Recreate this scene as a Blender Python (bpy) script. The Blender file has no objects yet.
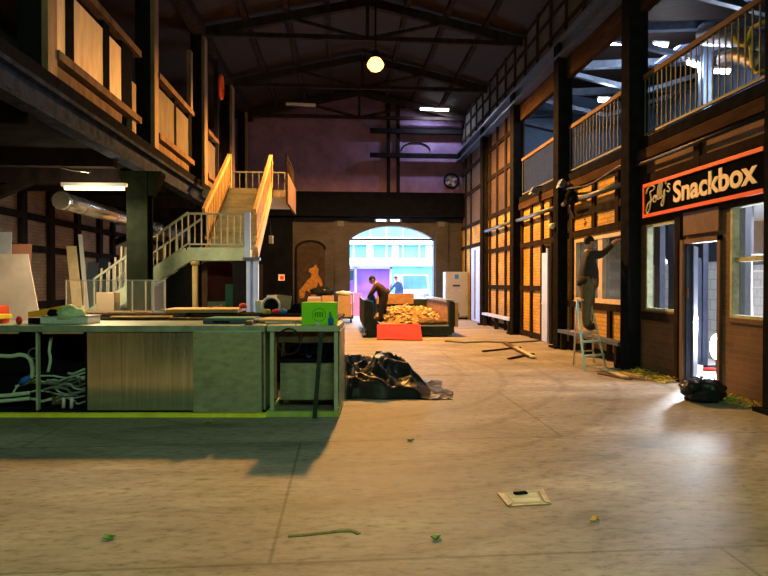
import bpy, bmesh, math, random
from mathutils import Vector, Matrix, noise
random.seed(7)
PI = math.pi
sc = bpy.context.scene
COL = sc.collection
# ------------------------------------------------------------------ camera
EYE = 1.55
FPX = 560.0
YAW = math.atan(42 / FPX); PIT = math.atan(6 / FPX)
cd = bpy.data.cameras.new('camera'); cam = bpy.data.objects.new('camera', cd); COL.objects.link(cam)
cam.location = (0, 0, EYE); cam.rotation_euler = (PI / 2 - PIT, 0, -YAW)
cd.sensor_width = 36; cd.lens = FPX / 768 * 36; cd.clip_end = 300
sc.camera = cam
Fv = Vector((math.sin(YAW) * math.cos(PIT), math.cos(YAW) * math.cos(PIT), -math.sin(PIT)))
Rv = Vector((math.cos(YAW), -math.sin(YAW), 0)); Uv = Rv.cross(Fv)
def P(px, py, X=None, Y=None, Z=None):
    """a point of the place seen at a pixel of the photograph, at a known wall plane, depth or height"""
    d = Fv + Rv * ((px - 384) / FPX) + Uv * ((288 - py) / FPX)
    if X is not None: t = X / d.x
    elif Y is not None: t = Y / d.y
    else: t = (Z - EYE) / d.z
    return Vector((0, 0, EYE)) + d * t
def YX(px, X): return P(px, 282, X=X).y
# ------------------------------------------------------------------ materials
def nodes(name):
    m = bpy.data.materials.new(name); m.use_nodes = True
    nt = m.node_tree; b = nt.nodes['Principled BSDF']
    return m, nt, b
def N(nt, t, **kw):
    n = nt.nodes.new(t)
    for k, v in kw.items(): setattr(n, k, v)
    return n
def ramp(nt, fac, stops):
    r = N(nt, 'ShaderNodeValToRGB')
    el = r.color_ramp.elements
    while len(el) < len(stops): el.new(0.5)
    for e, (p, c) in zip(el, stops): e.position = p; e.color = (*c, 1)
    nt.links.new(fac, r.inputs[0]); return r.outputs[0]
def mul(c, k): return tuple(min(1, x * k) for x in c)
def mk(name, col, rough=.7, metal=0, var=.3, scale=4, bump=.15, stretch=(1, 1, 1), spec=.22, bscale=None):
    m, nt, b = nodes(name)
    tc = N(nt, 'ShaderNodeTexCoord'); mp = N(nt, 'ShaderNodeMapping'); mp.inputs['Scale'].default_value = stretch
    nt.links.new(tc.outputs['Object'], mp.inputs[0])
    n = N(nt, 'ShaderNodeTexNoise'); n.inputs['Scale'].default_value = scale; n.inputs['Detail'].default_value = 5
    n.inputs['Roughness'].default_value = .65
    nt.links.new(mp.outputs[0], n.inputs[0])
    nt.links.new(ramp(nt, n.outputs[0], [(.3, mul(col, 1 - var)), (.7, mul(col, 1 + var))]), b.inputs['Base Color'])
    b.inputs['Roughness'].default_value = rough; b.inputs['Metallic'].default_value = metal
    b.inputs['Specular IOR Level'].default_value = spec
    if bump:
        n2 = N(nt, 'ShaderNodeTexNoise'); n2.inputs['Scale'].default_value = bscale or scale * 4; n2.inputs['Detail'].default_value = 4
        nt.links.new(mp.outputs[0], n2.inputs[0])
        bp = N(nt, 'ShaderNodeBump'); bp.inputs['Strength'].default_value = bump; bp.inputs['Distance'].default_value = .02
        nt.links.new(n2.outputs[0], bp.inputs['Height']); nt.links.new(bp.outputs[0], b.inputs['Normal'])
    return m
def emit(name, col, s):
    m, nt, b = nodes(name)
    b.inputs['Base Color'].default_value = (*col, 1)
    b.inputs['Emission Color'].default_value = (*col, 1); b.inputs['Emission Strength'].default_value = s
    return m
def brick(name, c1, c2, mortar, axes='YZ', bw=.25, rh=.083, dirt=.45):
    m, nt, b = nodes(name)
    g = N(nt, 'ShaderNodeNewGeometry'); s = N(nt, 'ShaderNodeSeparateXYZ'); c = N(nt, 'ShaderNodeCombineXYZ')
    nt.links.new(g.outputs['Position'], s.inputs[0])
    nt.links.new(s.outputs[axes[0]], c.inputs[0]); nt.links.new(s.outputs[axes[1]], c.inputs[1])
    br = N(nt, 'ShaderNodeTexBrick'); nt.links.new(c.outputs[0], br.inputs[0])
    for k, v in (('Scale', 1), ('Brick Width', bw), ('Row Height', rh), ('Mortar Size', .009), ('Bias', -.1)): br.inputs[k].default_value = v
    br.inputs['Color1'].default_value = (*c1, 1); br.inputs['Color2'].default_value = (*c2, 1); br.inputs['Mortar'].default_value = (*mortar, 1)
    n = N(nt, 'ShaderNodeTexNoise'); n.inputs['Scale'].default_value = 1.3; n.inputs['Detail'].default_value = 6
    nt.links.new(g.outputs['Position'], n.inputs[0])
    mx = N(nt, 'ShaderNodeMix', data_type='RGBA', blend_type='MULTIPLY'); mx.inputs[0].default_value = 1
    nt.links.new(br.outputs[0], mx.inputs[6])
    nt.links.new(ramp(nt, n.outputs[0], [(.3, (1 - dirt,) * 3), (.65, (1, 1, 1))]), mx.inputs[7])
    nt.links.new(mx.outputs[2], b.inputs['Base Color']); b.inputs['Roughness'].default_value = .9
    bp = N(nt, 'ShaderNodeBump'); bp.inputs['Strength'].default_value = .5; bp.inputs['Distance'].default_value = .01; bp.invert = True
    nt.links.new(br.outputs['Fac'], bp.inputs['Height']); nt.links.new(bp.outputs[0], b.inputs['Normal'])
    return m
def glass(name, tint=(.9, .95, 1), alpha=.12, rough=.05):
    m, nt, b = nodes(name)
    b.inputs['Base Color'].default_value = (*tint, 1); b.inputs['Roughness'].default_value = rough
    b.inputs['Alpha'].default_value = alpha; b.inputs['Specular IOR Level'].default_value = .6
    return m
def floor_mat():
    m, nt, b = nodes('worn concrete')
    g = N(nt, 'ShaderNodeNewGeometry')
    n1 = N(nt, 'ShaderNodeTexNoise'); n1.inputs['Scale'].default_value = .7; n1.inputs['Detail'].default_value = 9; n1.inputs['Roughness'].default_value = .62
    mp = N(nt, 'ShaderNodeMapping'); mp.inputs['Scale'].default_value = (.9, 2.3, 1); mp.inputs['Rotation'].default_value = (0, 0, .25)
    nt.links.new(g.outputs['Position'], mp.inputs[0]); nt.links.new(mp.outputs[0], n1.inputs[0])
    n2 = N(nt, 'ShaderNodeTexNoise'); n2.inputs['Scale'].default_value = 9; n2.inputs['Detail'].default_value = 8; n2.inputs['Roughness'].default_value = .7
    nt.links.new(mp.outputs[0], n2.inputs[0])
    a = ramp(nt, n1.outputs[0], [(.3, (.15, .14, .12)), (.43, (.29, .265, .23)), (.55, (.34, .31, .27)), (.68, (.47, .43, .38))])
    d = ramp(nt, n2.outputs[0], [(.34, (.35, .35, .35)), (.46, (.8, .8, .8)), (.62, (1.0, 1.0, 1.0))])
    mx = N(nt, 'ShaderNodeMix', data_type='RGBA', blend_type='MULTIPLY'); mx.inputs[0].default_value = .9
    nt.links.new(a, mx.inputs[6]); nt.links.new(d, mx.inputs[7])
    mp3 = N(nt, 'ShaderNodeMapping'); mp3.inputs['Location'].default_value = (.4, -.75, 0); nt.links.new(g.outputs['Position'], mp3.inputs[0])
    # slab joints and swept tyre arcs
    w = N(nt, 'ShaderNodeTexWave', wave_type='RINGS', rings_direction='SPHERICAL'); w.inputs['Scale'].default_value = .42; w.inputs['Distortion'].default_value = 2.5; w.inputs['Detail'].default_value = 4
    mp2 = N(nt, 'ShaderNodeMapping'); mp2.inputs['Location'].default_value = (.6, -9.5, 0)
    nt.links.new(g.outputs['Position'], mp2.inputs[0]); nt.links.new(mp2.outputs[0], w.inputs[0])
    wr = ramp(nt, w.outputs[0], [(0, (1, 1, 1)), (.9, (1, 1, 1)), (1, (.72, .72, .72))])
    mx2 = N(nt, 'ShaderNodeMix', data_type='RGBA', blend_type='MULTIPLY'); mx2.inputs[0].default_value = .6
    nt.links.new(mx.outputs[2], mx2.inputs[6]); nt.links.new(wr, mx2.inputs[7])
    bj = N(nt, 'ShaderNodeTexBrick'); nt.links.new(mp3.outputs[0], bj.inputs[0])
    for k_, v_ in (('Scale', 1), ('Brick Width', 5.2), ('Row Height', 2.35), ('Mortar Size', .016), ('Mortar Smooth', .6)): bj.inputs[k_].default_value = v_
    bj.inputs['Color1'].default_value = (1, 1, 1, 1); bj.inputs['Color2'].default_value = (.86, .87, .86, 1); bj.inputs['Mortar'].default_value = (.5, .5, .48, 1)
    mx3 = N(nt, 'ShaderNodeMix', data_type='RGBA', blend_type='MULTIPLY'); mx3.inputs[0].default_value = .8
    nt.links.new(mx2.outputs[2], mx3.inputs[6]); nt.links.new(bj.outputs[0], mx3.inputs[7])
    nt.links.new(mx3.outputs[2], b.inputs['Base Color'])
    rr = N(nt, 'ShaderNodeMapRange'); rr.inputs[3].default_value = .5; rr.inputs[4].default_value = .8; b.inputs['Specular IOR Level'].default_value = .26
    nt.links.new(n1.outputs[0], rr.inputs[0]); nt.links.new(rr.outputs[0], b.inputs['Roughness'])
    bp = N(nt, 'ShaderNodeBump'); bp.inputs['Strength'].default_value = .35; bp.inputs['Distance'].default_value = .015
    nt.links.new(n2.outputs[0], bp.inputs['Height']); nt.links.new(bp.outputs[0], b.inputs['Normal'])
    return m
M = {}
M['floor'] = floor_mat()
M['steel'] = mk('dark painted steel', (.012, .012, .015), .6, .0, .4, 6, .1, spec=0)
M['steel_blue'] = mk('blue grey steel', (.09, .11, .16), .45, .3, .3, 6, .1)
M['postgreen'] = mk('dark green post paint', (.007, .009, .006), .6, 0, .3, 6, .1, spec=0)
M['beamsteel'] = mk('riveted blue black steel', (.03, .036, .055), .6, 0, .5, 5, .2, spec=0)
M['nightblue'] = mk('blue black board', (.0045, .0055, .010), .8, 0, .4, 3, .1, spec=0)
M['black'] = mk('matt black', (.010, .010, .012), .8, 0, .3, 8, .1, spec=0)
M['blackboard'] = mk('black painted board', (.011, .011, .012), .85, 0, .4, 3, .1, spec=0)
M['timber'] = mk('dark stained timber', (.026, .02, .02), .85, 0, .4, 5, .3, (1, 1, .3), spec=0)
M['darkwood'] = mk('dark brown board', (.055, .034, .025), .85, 0, .45, 5, .4, (1, .25, 1), spec=0)
M['oldwood'] = mk('old brown timber', (.13, .082, .052), .85, 0, .45, 5, .4, (1, 1, .25), spec=.05)
M['railwood'] = mk('old timber rail', (.14, .08, .05), .75, 0, .4, 5, .3, (1, .25, 1))
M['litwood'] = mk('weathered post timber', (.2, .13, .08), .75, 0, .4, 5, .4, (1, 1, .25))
M['dimpanel'] = mk('dimmed panel board', (.10, .08, .06), .8, 0, .3, 3, .15, (1, 3, .5))  # darker colour also carries the weaker light on the farther parapets
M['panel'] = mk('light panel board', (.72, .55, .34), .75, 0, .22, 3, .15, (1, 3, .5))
M['ply'] = mk('plywood', (.55, .42, .27), .7, 0, .15, 3, .1, (.6, 2, 2))
M['pine'] = mk('pine wood', (.46, .31, .14), .6, 0, .2, 4, .1, (1, 1, .4))
M['step'] = mk('worn grey wood', (.55, .54, .42), .8, 0, .3, 4, .2, (.4, 3, 2))
M['grnmetal'] = mk('grey green painted steel', (.36, .42, .31), .6, 0, .25, 4, .1)
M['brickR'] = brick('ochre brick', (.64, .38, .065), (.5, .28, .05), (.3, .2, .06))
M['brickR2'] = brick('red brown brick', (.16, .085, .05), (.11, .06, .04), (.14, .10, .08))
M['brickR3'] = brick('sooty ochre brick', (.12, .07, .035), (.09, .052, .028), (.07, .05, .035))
M['brickup'] = brick('grey brick', (.085, .075, .068), (.06, .052, .047), (.055, .05, .046))
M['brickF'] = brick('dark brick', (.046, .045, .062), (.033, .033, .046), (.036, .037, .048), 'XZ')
M['brickL'] = brick('warm brick', (.42, .28, .17), (.33, .21, .12), (.24, .18, .13))
M['purple'] = mk('purple plaster', (.20, .13, .27), .85, 0, .3, 1.5, .1)
M['roof'] = mk('dark roof boards', (.022, .014, .013), .85, 0, .4, 3, .2, (1, 6, 1))
M['galv'] = mk('galvanised steel', (.75, .75, .75), .24, .92, .15, 5, .05)
M['inox'] = mk('scratched stainless steel', (.62, .6, .42), .13, .85, .25, 3, .06, (8, 1, .25))
M['inox2'] = mk('ground steel panel', (.37, .39, .26), .4, .4, .25, 5, .06, (1.5, 1, 3))
M['top'] = mk('grey worktop', (.27, .33, .27), .45, .2, .3, 4, .08)
M['alu'] = mk('aluminium', (.6, .6, .6), .35, .8, .1, 5, .03)
M['white'] = mk('white paint', (.7, .71, .72), .55, 0, .08, 3, .05)
M['tile'] = brick('white tile', (.75, .78, .8), (.72, .75, .78), (.5, .52, .55), 'YZ', .2, .2, .12)
M['paleblue'] = mk('pale blue paint and daylight tint', (.42, .52, 1.0), .5, 0, .1, 3, .05)  # blue also carries daylight on the stair post and upper gallery boards
M['cream'] = mk('cream enamel', (.26, .28, .33), .5, 0, .1, 2, .03)
M['yellow'] = mk('yellow paint', (.95, .85, .06), .5, 0, .2, 6, .05)
M['lime'] = mk('lime green card', (.25, .75, .02), .5, 0, .06, 3, .02)
M['limedark'] = mk('dark green ink', (.05, .25, .02), .6, 0, .1, 6, 0)
M['orange'] = mk('orange red paint', (.85, .12, .03), .5, 0, .12, 3, .03)
M['redboard'] = mk('red coated board', (.6, .045, .06), .85, 0, .12, 2, .05, spec=.1)
M['signblack'] = mk('black sign face', (.006, .006, .008), .6, 0, .2, 2, 0, spec=0)
M['signtext'] = mk('cream lettering', (.8, .68, .52), .5, 0, .04, 3, 0)
M['tarp'] = mk('black tarpaulin', (.012, .014, .013), .42, 0, .3, 3, .3, bscale=14)
M['bag'] = mk('black polythene', (.012, .015, .02), .22, 0, .2, 3, .5, bscale=18)
M['debris'] = mk('rubble and dust', (.33, .2, .08), .9, 0, .5, 12, .6)
M['offcut'] = mk('splintered wood', (.58, .45, .24), .8, 0, .35, 9, .2, (1, .3, 1))
M['skip'] = mk('dark green skip steel', (.022, .036, .03), .55, .2, .4, 5, .15)
M['skipwood'] = mk('scuffed brown boards', (.34, .20, .12), .8, 0, .35, 4, .2, (1, .4, 2))
M['skipfloor'] = mk('scraped steel floor', (.3, .33, .38), .45, .5, .3, 4, .1)
M['brownjacket'] = mk('brown jacket cloth', (.07, .04, .035), .9, 0, .3, 14, .3)
M['darktrouser'] = mk('dark trouser cloth', (.025, .025, .035), .9, 0, .3, 14, .3)
M['khaki'] = mk('khaki trouser cloth', (.13, .10, .055), .9, 0, .3, 14, .3)
M['blackjacket'] = mk('black jacket cloth', (.03, .026, .022), .85, 0, .4, 14, .3)
M['bluejacket'] = mk('blue work jacket', (.05, .16, .5), .85, 0, .2, 14, .2)
M['skin'] = mk('skin', (.5, .3, .2), .6, 0, .08, 10, .02)
M['hair'] = mk('dark hair', (.02, .015, .012), .7, 0, .3, 30, .4)
M['boot'] = mk('black boot leather', (.02, .018, .016), .5, 0, .2, 10, .1)
M['card'] = mk('brown cardboard', (.36, .26, .18), .85, 0, .12, 3, .05)
M['cable'] = mk('grey green cable', (.13, .16, .14), .6, 0, .2, 8, 0)
M['blackcable'] = mk('black cable', (.015, .015, .016), .5, 0, .2, 8, 0)
M['hose'] = mk('pale green hose', (.5, .62, .5), .4, 0, .1, 5, 0)
M['blueplastic'] = mk('blue plastic', (.02, .14, .6), .4, 0, .1, 5, 0)
M['yellowhose'] = mk('yellow hose', (.75, .6, .05), .4, 0, .1, 5, 0)
M['whiteplastic'] = mk('crumpled white plastic', (.6, .64, .6), .35, 0, .15, 8, .4)
M['greyplastic'] = mk('grey plastic', (.35, .37, .4), .5, 0, .15, 5, .05)
M['winframe'] = mk('weathered green white frame', (.42, .44, .3), .7, 0, .4, 7, .2)
M['winwood'] = mk('pale window wood', (.6, .48, .32), .6, 0, .2, 6, .1)
M['doorwood'] = mk('brown door frame', (.13, .075, .045), .6, 0, .3, 6, .15, (1, 1, .3))
M['navy'] = mk('navy painted wood', (.03, .035, .06), .5, 0, .2, 5, .05)
M['moss'] = mk('moss', (.10, .16, .05), .9, 0, .4, 20, .5)
M['straw'] = mk('dry yellow leaves', (.45, .36, .08), .9, 0, .4, 20, .3)
M['leaf'] = mk('green leaf', (.15, .3, .06), .7, 0, .3, 10, .1)
M['violet'] = mk('violet coated steel', (.42, .2, .7), .5, 0, .1, 2, .02)
M['mural'] = mk('ochre mural paint', (.26, .13, .035), .8, 0, .4, 8, .1)
M['muralbg'] = mk('dark mural ground', (.025, .018, .018), .8, 0, .5, 4, .1)
M['red'] = mk('red paint', (.6, .05, .04), .5, 0, .1, 4, 0)
M['darkred'] = mk('dark red board', (.11, .02, .02), .7, 0, .2, 4, 0)
M['teal'] = mk('teal board', (.08, .26, .2), .6, 0, .2, 4, .05)
M['concrete'] = mk('pale paving', (.5, .5, .5), .85, 0, .15, 2, .1)
M['facade'] = mk('pale render', (.5, .62, .68), .8, 0, .06, 1, 0)
M['facglass'] = mk('teal facade glass', (.08, .3, .36), .3, 0, .35, .6, 0, (1, 1, .3), .7)
M['glass'] = glass('window glass')
M['glassblue'] = glass('bluish window glass', (.05, .08, .13), .55)
M['acryl'] = glass('clear acrylic', (.85, .9, .88), .05, .1)
M['acrylblue'] = glass('bluish acrylic', (.3, .33, .6), .25, .1)
M['dullblue'] = mk('dull blue board', (.07, .09, .13), .7, 0, .15, 3, .05)
M['darkblue'] = mk('dark blue partition', (.03, .04, .07), .6, 0, .2, 3, 0)
M['upwall'] = mk('grey blue wall', (.12, .17, .28), .8, 0, .2, 2, .05)
M['foil'] = mk('wrinkled foil duct', (.55, .55, .56), .3, .8, .2, 9, .5)
M['tubecold'] = emit('cold fluorescent tube', (.85, .93, 1), 22)
M['tubewarm'] = emit('warm fluorescent tube', (1, .8, .42), 4.5)
M['tubegreen'] = emit('greenish fluorescent tube', (.85, 1, .6), 10)
M['sodium'] = emit('sodium lamp glass', (1, .5, .1), 6)
M['worklamp'] = emit('work lamp glass', (.9, .95, 1), 90)
M['ledcold'] = emit('small cold led', (.7, .85, 1), 5)
M['ledgreen'] = emit('green indicator', (.05, 1, .2), 8)
M['floodglass'] = emit('floodlight lens', (1, .93, .8), 3)
# ------------------------------------------------------------------ mesh helpers
ROOTM = {}
class MB:
    def __init__(s): s.bm = bmesh.new()
    def _faces(s, vs, fs, smooth=False):
        bv = [s.bm.verts.new(v) for v in vs]
        for f in fs:
            try:
                q = s.bm.faces.new([bv[i] for i in f]); q.smooth = smooth
            except ValueError: pass
        return s
    def box(s, x0, x1, y0, y1, z0, z1):
        if x1 < x0: x0, x1 = x1, x0
        if y1 < y0: y0, y1 = y1, y0
        if z1 < z0: z0, z1 = z1, z0
        v = [(x, y, z) for x in (x0, x1) for y in (y0, y1) for z in (z0, z1)]
        return s._faces(v, [(0, 1, 3, 2), (4, 6, 7, 5), (0, 4, 5, 1), (2, 3, 7, 6), (0, 2, 6, 4), (1, 5, 7, 3)])
    def obox(s, c, size, rot=(0, 0, 0)):
        R = Matrix.Rotation(rot[2], 3, 'Z') @ Matrix.Rotation(rot[1], 3, 'Y') @ Matrix.Rotation(rot[0], 3, 'X')
        h = [k / 2 for k in size]; c = Vector(c)
        v = [c + R @ Vector((x, y, z)) for x in (-h[0], h[0]) for y in (-h[1], h[1]) for z in (-h[2], h[2])]
        return s._faces(v, [(0, 1, 3, 2), (4, 6, 7, 5), (0, 4, 5, 1), (2, 3, 7, 6), (0, 2, 6, 4), (1, 5, 7, 3)])
    def beam(s, a, b, w, h, up=(0, 0, 1)):
        a, b = Vector(a), Vector(b); d = (b - a).normalized(); up = Vector(up)
        if abs(d.dot(up)) > .98: up = Vector((0, 1, 0))
        r = d.cross(up).normalized(); u = r.cross(d)
        v = [p + r * (i * w / 2) + u * (j * h / 2) for p in (a, b) for i in (-1, 1) for j in (-1, 1)]
        return s._faces(v, [(0, 1, 3, 2), (4, 6, 7, 5), (0, 4, 5, 1), (2, 3, 7, 6), (0, 2, 6, 4), (1, 5, 7, 3)])
    def tube(s, pts, r, n=8, cap=True):
        pts = [Vector(p) for p in pts]; rs = r if isinstance(r, (list, tuple)) else [r] * len(pts)
        rings = []; ref = None
        for i, p in enumerate(pts):
            d = (pts[min(i + 1, len(pts) - 1)] - pts[max(i - 1, 0)]).normalized()
            if ref is None: ref = Vector((0, 0, 1)) if abs(d.z) < .9 else Vector((1, 0, 0))
            x = (ref - d * ref.dot(d))
            if x.length < 1e-5: x = d.orthogonal()
            x.normalize(); y = d.cross(x); ref = x
            rings.append([s.bm.verts.new(p + (x * math.cos(2 * PI * k / n) + y * math.sin(2 * PI * k / n)) * rs[i]) for k in range(n)])
        for a, b in zip(rings, rings[1:]):
            for k in range(n):
                f = s.bm.faces.new((a[k], a[(k + 1) % n], b[(k + 1) % n], b[k])); f.smooth = True
        if cap:
            s.bm.faces.new(rings[0][::-1]); s.bm.faces.new(rings[-1])
        return s
    def lathe(s, prof, c, n=20, axis='Z'):
        c = Vector(c); rings = []
        for r, z in prof:
            ring = []
            for k in range(n):
                a = 2 * PI * k / n; x, y = math.cos(a) * max(r, 1e-4), math.sin(a) * max(r, 1e-4)
                v = {'Z': (x, y, z), 'Y': (x, z, y), 'X': (z, x, y)}[axis]
                ring.append(s.bm.verts.new(c + Vector(v)))
            rings.append(ring)
        for a, b in zip(rings, rings[1:]):
            for k in range(n):
                f = s.bm.faces.new((a[k], a[(k + 1) % n], b[(k + 1) % n], b[k])); f.smooth = True
        return s
    def prism(s, poly, axis, a, b):
        """poly: 2D outline; axis the extrusion axis"""
        def v(p, t): return {'X': (t, p[0], p[1]), 'Y': (p[0], t, p[1]), 'Z': (p[0], p[1], t)}[axis]
        n = len(poly); A = [s.bm.verts.new(v(p, a)) for p in poly]; B = [s.bm.verts.new(v(p, b)) for p in poly]
        s.bm.faces.new(A); s.bm.faces.new(B[::-1])
        for i in range(n): s.bm.faces.new((A[i], B[i], B[(i + 1) % n], A[(i + 1) % n]))
        return s
    def blob(s, c, r, seg=14, rings=9, amp=0, freq=3, seed=0, flat=None):
        c = Vector(c); r = Vector(r) if not isinstance(r, (int, float)) else Vector((r, r, r))
        R = []
        for i in range(rings + 1):
            t = PI * i / rings; ring = []
            for k in range(seg):
                a = 2 * PI * k / seg
                d = Vector((math.sin(t) * math.cos(a), math.sin(t) * math.sin(a), math.cos(t)))
                q = 1 + amp * (noise.noise(d * freq + Vector((seed, seed * 1.7, 0))) + .5 * abs(noise.noise(d * freq * 2.7 + Vector((seed, 3, 1)))))
                p = c + Vector((d.x * r.x, d.y * r.y, d.z * r.z)) * q
                if flat is not None and p.z < flat: p.z = flat
                ring.append(s.bm.verts.new(p))
            R.append(ring)
        for a, b in zip(R, R[1:]):
            for k in range(seg):
                f = s.bm.faces.new((a[k], b[k], b[(k + 1) % seg], a[(k + 1) % seg])); f.smooth = True
        return s
    def build(s, name, mat, parent=None, bevel=0, local=False):
        bm = s.bm
        bmesh.ops.remove_doubles(bm, verts=bm.verts, dist=1e-6)
        bmesh.ops.recalc_face_normals(bm, faces=bm.faces)
        if bevel:
            bmesh.ops.bevel(bm, geom=[e for e in bm.edges if e.is_manifold and e.calc_face_angle(0) > .5], offset=bevel, segments=2, affect='EDGES', profile=.6)
        if parent is not None and not local:
            bm.transform(ROOTM[parent.name].inverted())
        me = bpy.data.meshes.new(name); bm.to_mesh(me); bm.free()
        for m in (mat if isinstance(mat, list) else [mat]): me.materials.append(M[m] if isinstance(m, str) else m)
        o = bpy.data.objects.new(name, me); COL.objects.link(o)
        if parent is not None:
            o.parent = parent; ROOTM[o.name] = ROOTM[parent.name]
        else: ROOTM[o.name] = Matrix.Identity(4)
        return o
def tag(o, label, cat, group=None, kind=None):
    o['label'] = label; o['category'] = cat
    if group: o['group'] = group
    if kind: o['kind'] = kind
    return o
def thing(name, label, cat, loc=(0, 0, 0), rz=0, group=None):
    o = bpy.data.objects.new(name, None); COL.objects.link(o); o.empty_display_size = .1
    o.location = loc; o.rotation_euler = (0, 0, rz)
    ROOTM[o.name] = Matrix.Translation(loc) @ Matrix.Rotation(rz, 4, 'Z')
    return tag(o, label, cat, group)
def struct(name, mb, mat, parent=None, label=None, cat=None):
    o = mb.build(name, mat, parent); 
    if parent is None: o['kind'] = 'structure'
    if label: o['label'] = label
    if cat: o['category'] = cat
    return o
def sroot(name, loc=(0, 0, 0)):
    o = bpy.data.objects.new(name, None); COL.objects.link(o); o.location = loc; o['kind'] = 'structure'
    ROOTM[o.name] = Matrix.Translation(loc); return o
def part_railing(parent, name, a, b, h, step, mat, rw=.04, bw=.02, zb=.08):
    a, b = Vector(a), Vector(b); up = Vector((0, 0, 1))
    t = MB().beam(a + up * h, b + up * h, rw, .04).build(name, mat, parent)
    MB().beam(a + up * zb, b + up * zb, .03, .03).build('bottom_rail', mat, t)
    n = max(1, int((b - a).length / step))
    for k in range(n + 1):
        p = a + (b - a) * (k / n); MB().beam(p + up * zb, p + up * h, bw, bw).build('baluster', mat, t)
    return t
def light(kind, name, loc, energy, col, size=.1, rot=None, size_y=None, spot=None, target=None):
    l = bpy.data.lights.new(name, kind); l.energy = energy; l.color = col
    if kind == 'AREA':
        l.size = size
        if size_y: l.shape = 'RECTANGLE'; l.size_y = size_y
    else: l.shadow_soft_size = size
    if spot: l.spot_size = spot; l.spot_blend = .4
    o = bpy.data.objects.new(name, l); COL.objects.link(o); o.location = loc
    if target is not None: o.rotation_euler = (Vector(target) - Vector(loc)).to_track_quat('-Z', 'Y').to_euler()
    elif rot: o.rotation_euler = rot
    return o
# ------------------------------------------------------------------ key dimensions of the hall
XR, XL, XW, YF = 5.25, -3.8, -7.4, 24.2
GZ = 4.0                                    # gallery floor level
# ------------------------------------------------------------------ floor, roof and shell
fl = struct('floor', MB().box(XW - .5, 12.5, -7, YF, -.3, 0), 'floor')
cr = MB()
for (x, y, w) in ((0, 0, 0),):
    pts = [P(px, py, Z=.002) for px, py in ((288, 536), (305, 535), (322, 533), (340, 531), (353, 531), (359, 534))]
    for a, b in zip(pts, pts[1:]): cr.beam(a, b, .03, .004)
struct('crack', cr, 'moss', fl)
APX = .73; ZE, ZA = 8.75, 9.75
rf = MB()
rf.prism([(XW - .5, 7.0), (XL, ZE), (APX, ZA), (XR + .2, ZE - .1), (12.5, 8.0), (12.5, 8.2), (XR + .2, ZE + .1), (APX, ZA + .2), (XL, ZE + .2), (XW - .5, 7.2)], 'Y', -7, YF + .3)
struct('ceiling', rf, 'roof')
ti = 0
def trim(mb, mat, label=None):
    global ti; ti += 1
    o = struct('trim_%d' % ti, mb, mat)
    if label: o['label'] = label
    return o
# roof trusses and purlins
for y in (4, 8, 12, 16, 20, 23.6):
    t = MB()
    for sx, ex in ((-1, XL), (1, XR)):
        t.beam((ex, y, ZE - .25), (APX, y, ZA - .25), .16, .24)
    t.beam((XL, y, ZE - .28), (XR, y, ZE - .28), .1, .13)
    t.beam((APX, y, ZE - .28), (APX, y, ZA - .2), .1, .1)
    for k in (-1, 1):
        e = XL if k < 0 else XR
        mx = APX + (e - APX) * .5
        t.beam((mx, y, (ZE + ZA) / 2 - .25), (APX, y, ZE - .28), .08, .08)
    trim(t, 'timber', 'dark roof truss under the ridge')
pu = MB()
for k in (.25, .5, .75):
    for e in (XL, XR): pu.box(APX + (e - APX) * k - .07, APX + (e - APX) * k + .07, -6, YF, ZA - .1 - k * (ZA - ZE) - .06, ZA - .1 - k * (ZA - ZE) + .08)
trim(pu, 'timber', 'long roof purlins running down the hall')
# far wall with the arched gateway
AX0, AX1, ASP, ATOP = .34, 4.0, 3.4, 3.98
def arch_z(x):
    c = (AX0 + AX1) / 2; h = (AX1 - AX0) / 2; s_ = ATOP - ASP; R_ = (h * h + s_ * s_) / (2 * s_)
    return ATOP - R_ + math.sqrt(max(0, R_ * R_ - (x - c) ** 2))
wf = MB(); NS = 20
wf.box(XW - .5, AX0, YF, YF + .5, 0, 4.4); wf.box(AX1, 12.5, YF, YF + .5, 0, 4.4)
for i in range(NS):
    x0 = AX0 + (AX1 - AX0) * i / NS; x1 = AX0 + (AX1 - AX0) * (i + 1) / NS
    wf.prism([(x0, arch_z(x0)), (x1, arch_z(x1)), (x1, 4.4), (x0, 4.4)], 'Y', YF, YF + .5)
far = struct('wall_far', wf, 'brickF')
struct('plaster_panel', MB().box(XW - .5, 12.5, YF, YF + .5, 4.4, 10.2), 'purple', far)
pil = MB()
pil.box(-.32, .28, YF - .12, YF, 0, 4.25); pil.box(4.06, 4.62, YF - .12, YF, 0, 4.25)
struct('pilaster', pil, 'brickF', far)
for x in (-.05, 4.3):
    struct('anchor_plate', MB().box(x - .14, x + .14, YF - .15, YF - .118, 3.95, 4.2), 'dullblue', far)
trim(MB().box(XL, XR, YF - .55, YF, 4.32, 5.35), 'nightblue', 'deep dark girder above the arched gateway')
for z in (8.02, 6.98):
    trim(MB().box(1.2, XR, YF - .3, YF - .15, z - .09, z + .09), 'steel', 'dark horizontal steel across the purple gable')
for x in (2.0, 2.42):
    trim(MB().box(x - .07, x + .07, YF - .16, YF, 5.3, 9.4), 'steel', 'dark upright steel on the purple gable')
trim(MB().box(.15, 4.15, YF + .1, YF + .16, 3.36, 3.44), 'steel', 'thin bar across the arched gateway')
gr = thing('arch_moulding', 'thin curved iron hoop on the purple gable wall', 'hoop', (3.2, YF - .05, 7.3))
MB().tube([(3.2 + .62 * math.cos(a), YF - .04, 7.25 + .35 * math.sin(a)) for a in [PI * k / 14 for k in range(15)]], .025, 6).build('hoop', 'steel', gr)
fan = thing('wall_fan', 'dark round ventilator on the purple gable, lower right', 'ventilator', (4.75, YF, 5.95))
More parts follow.
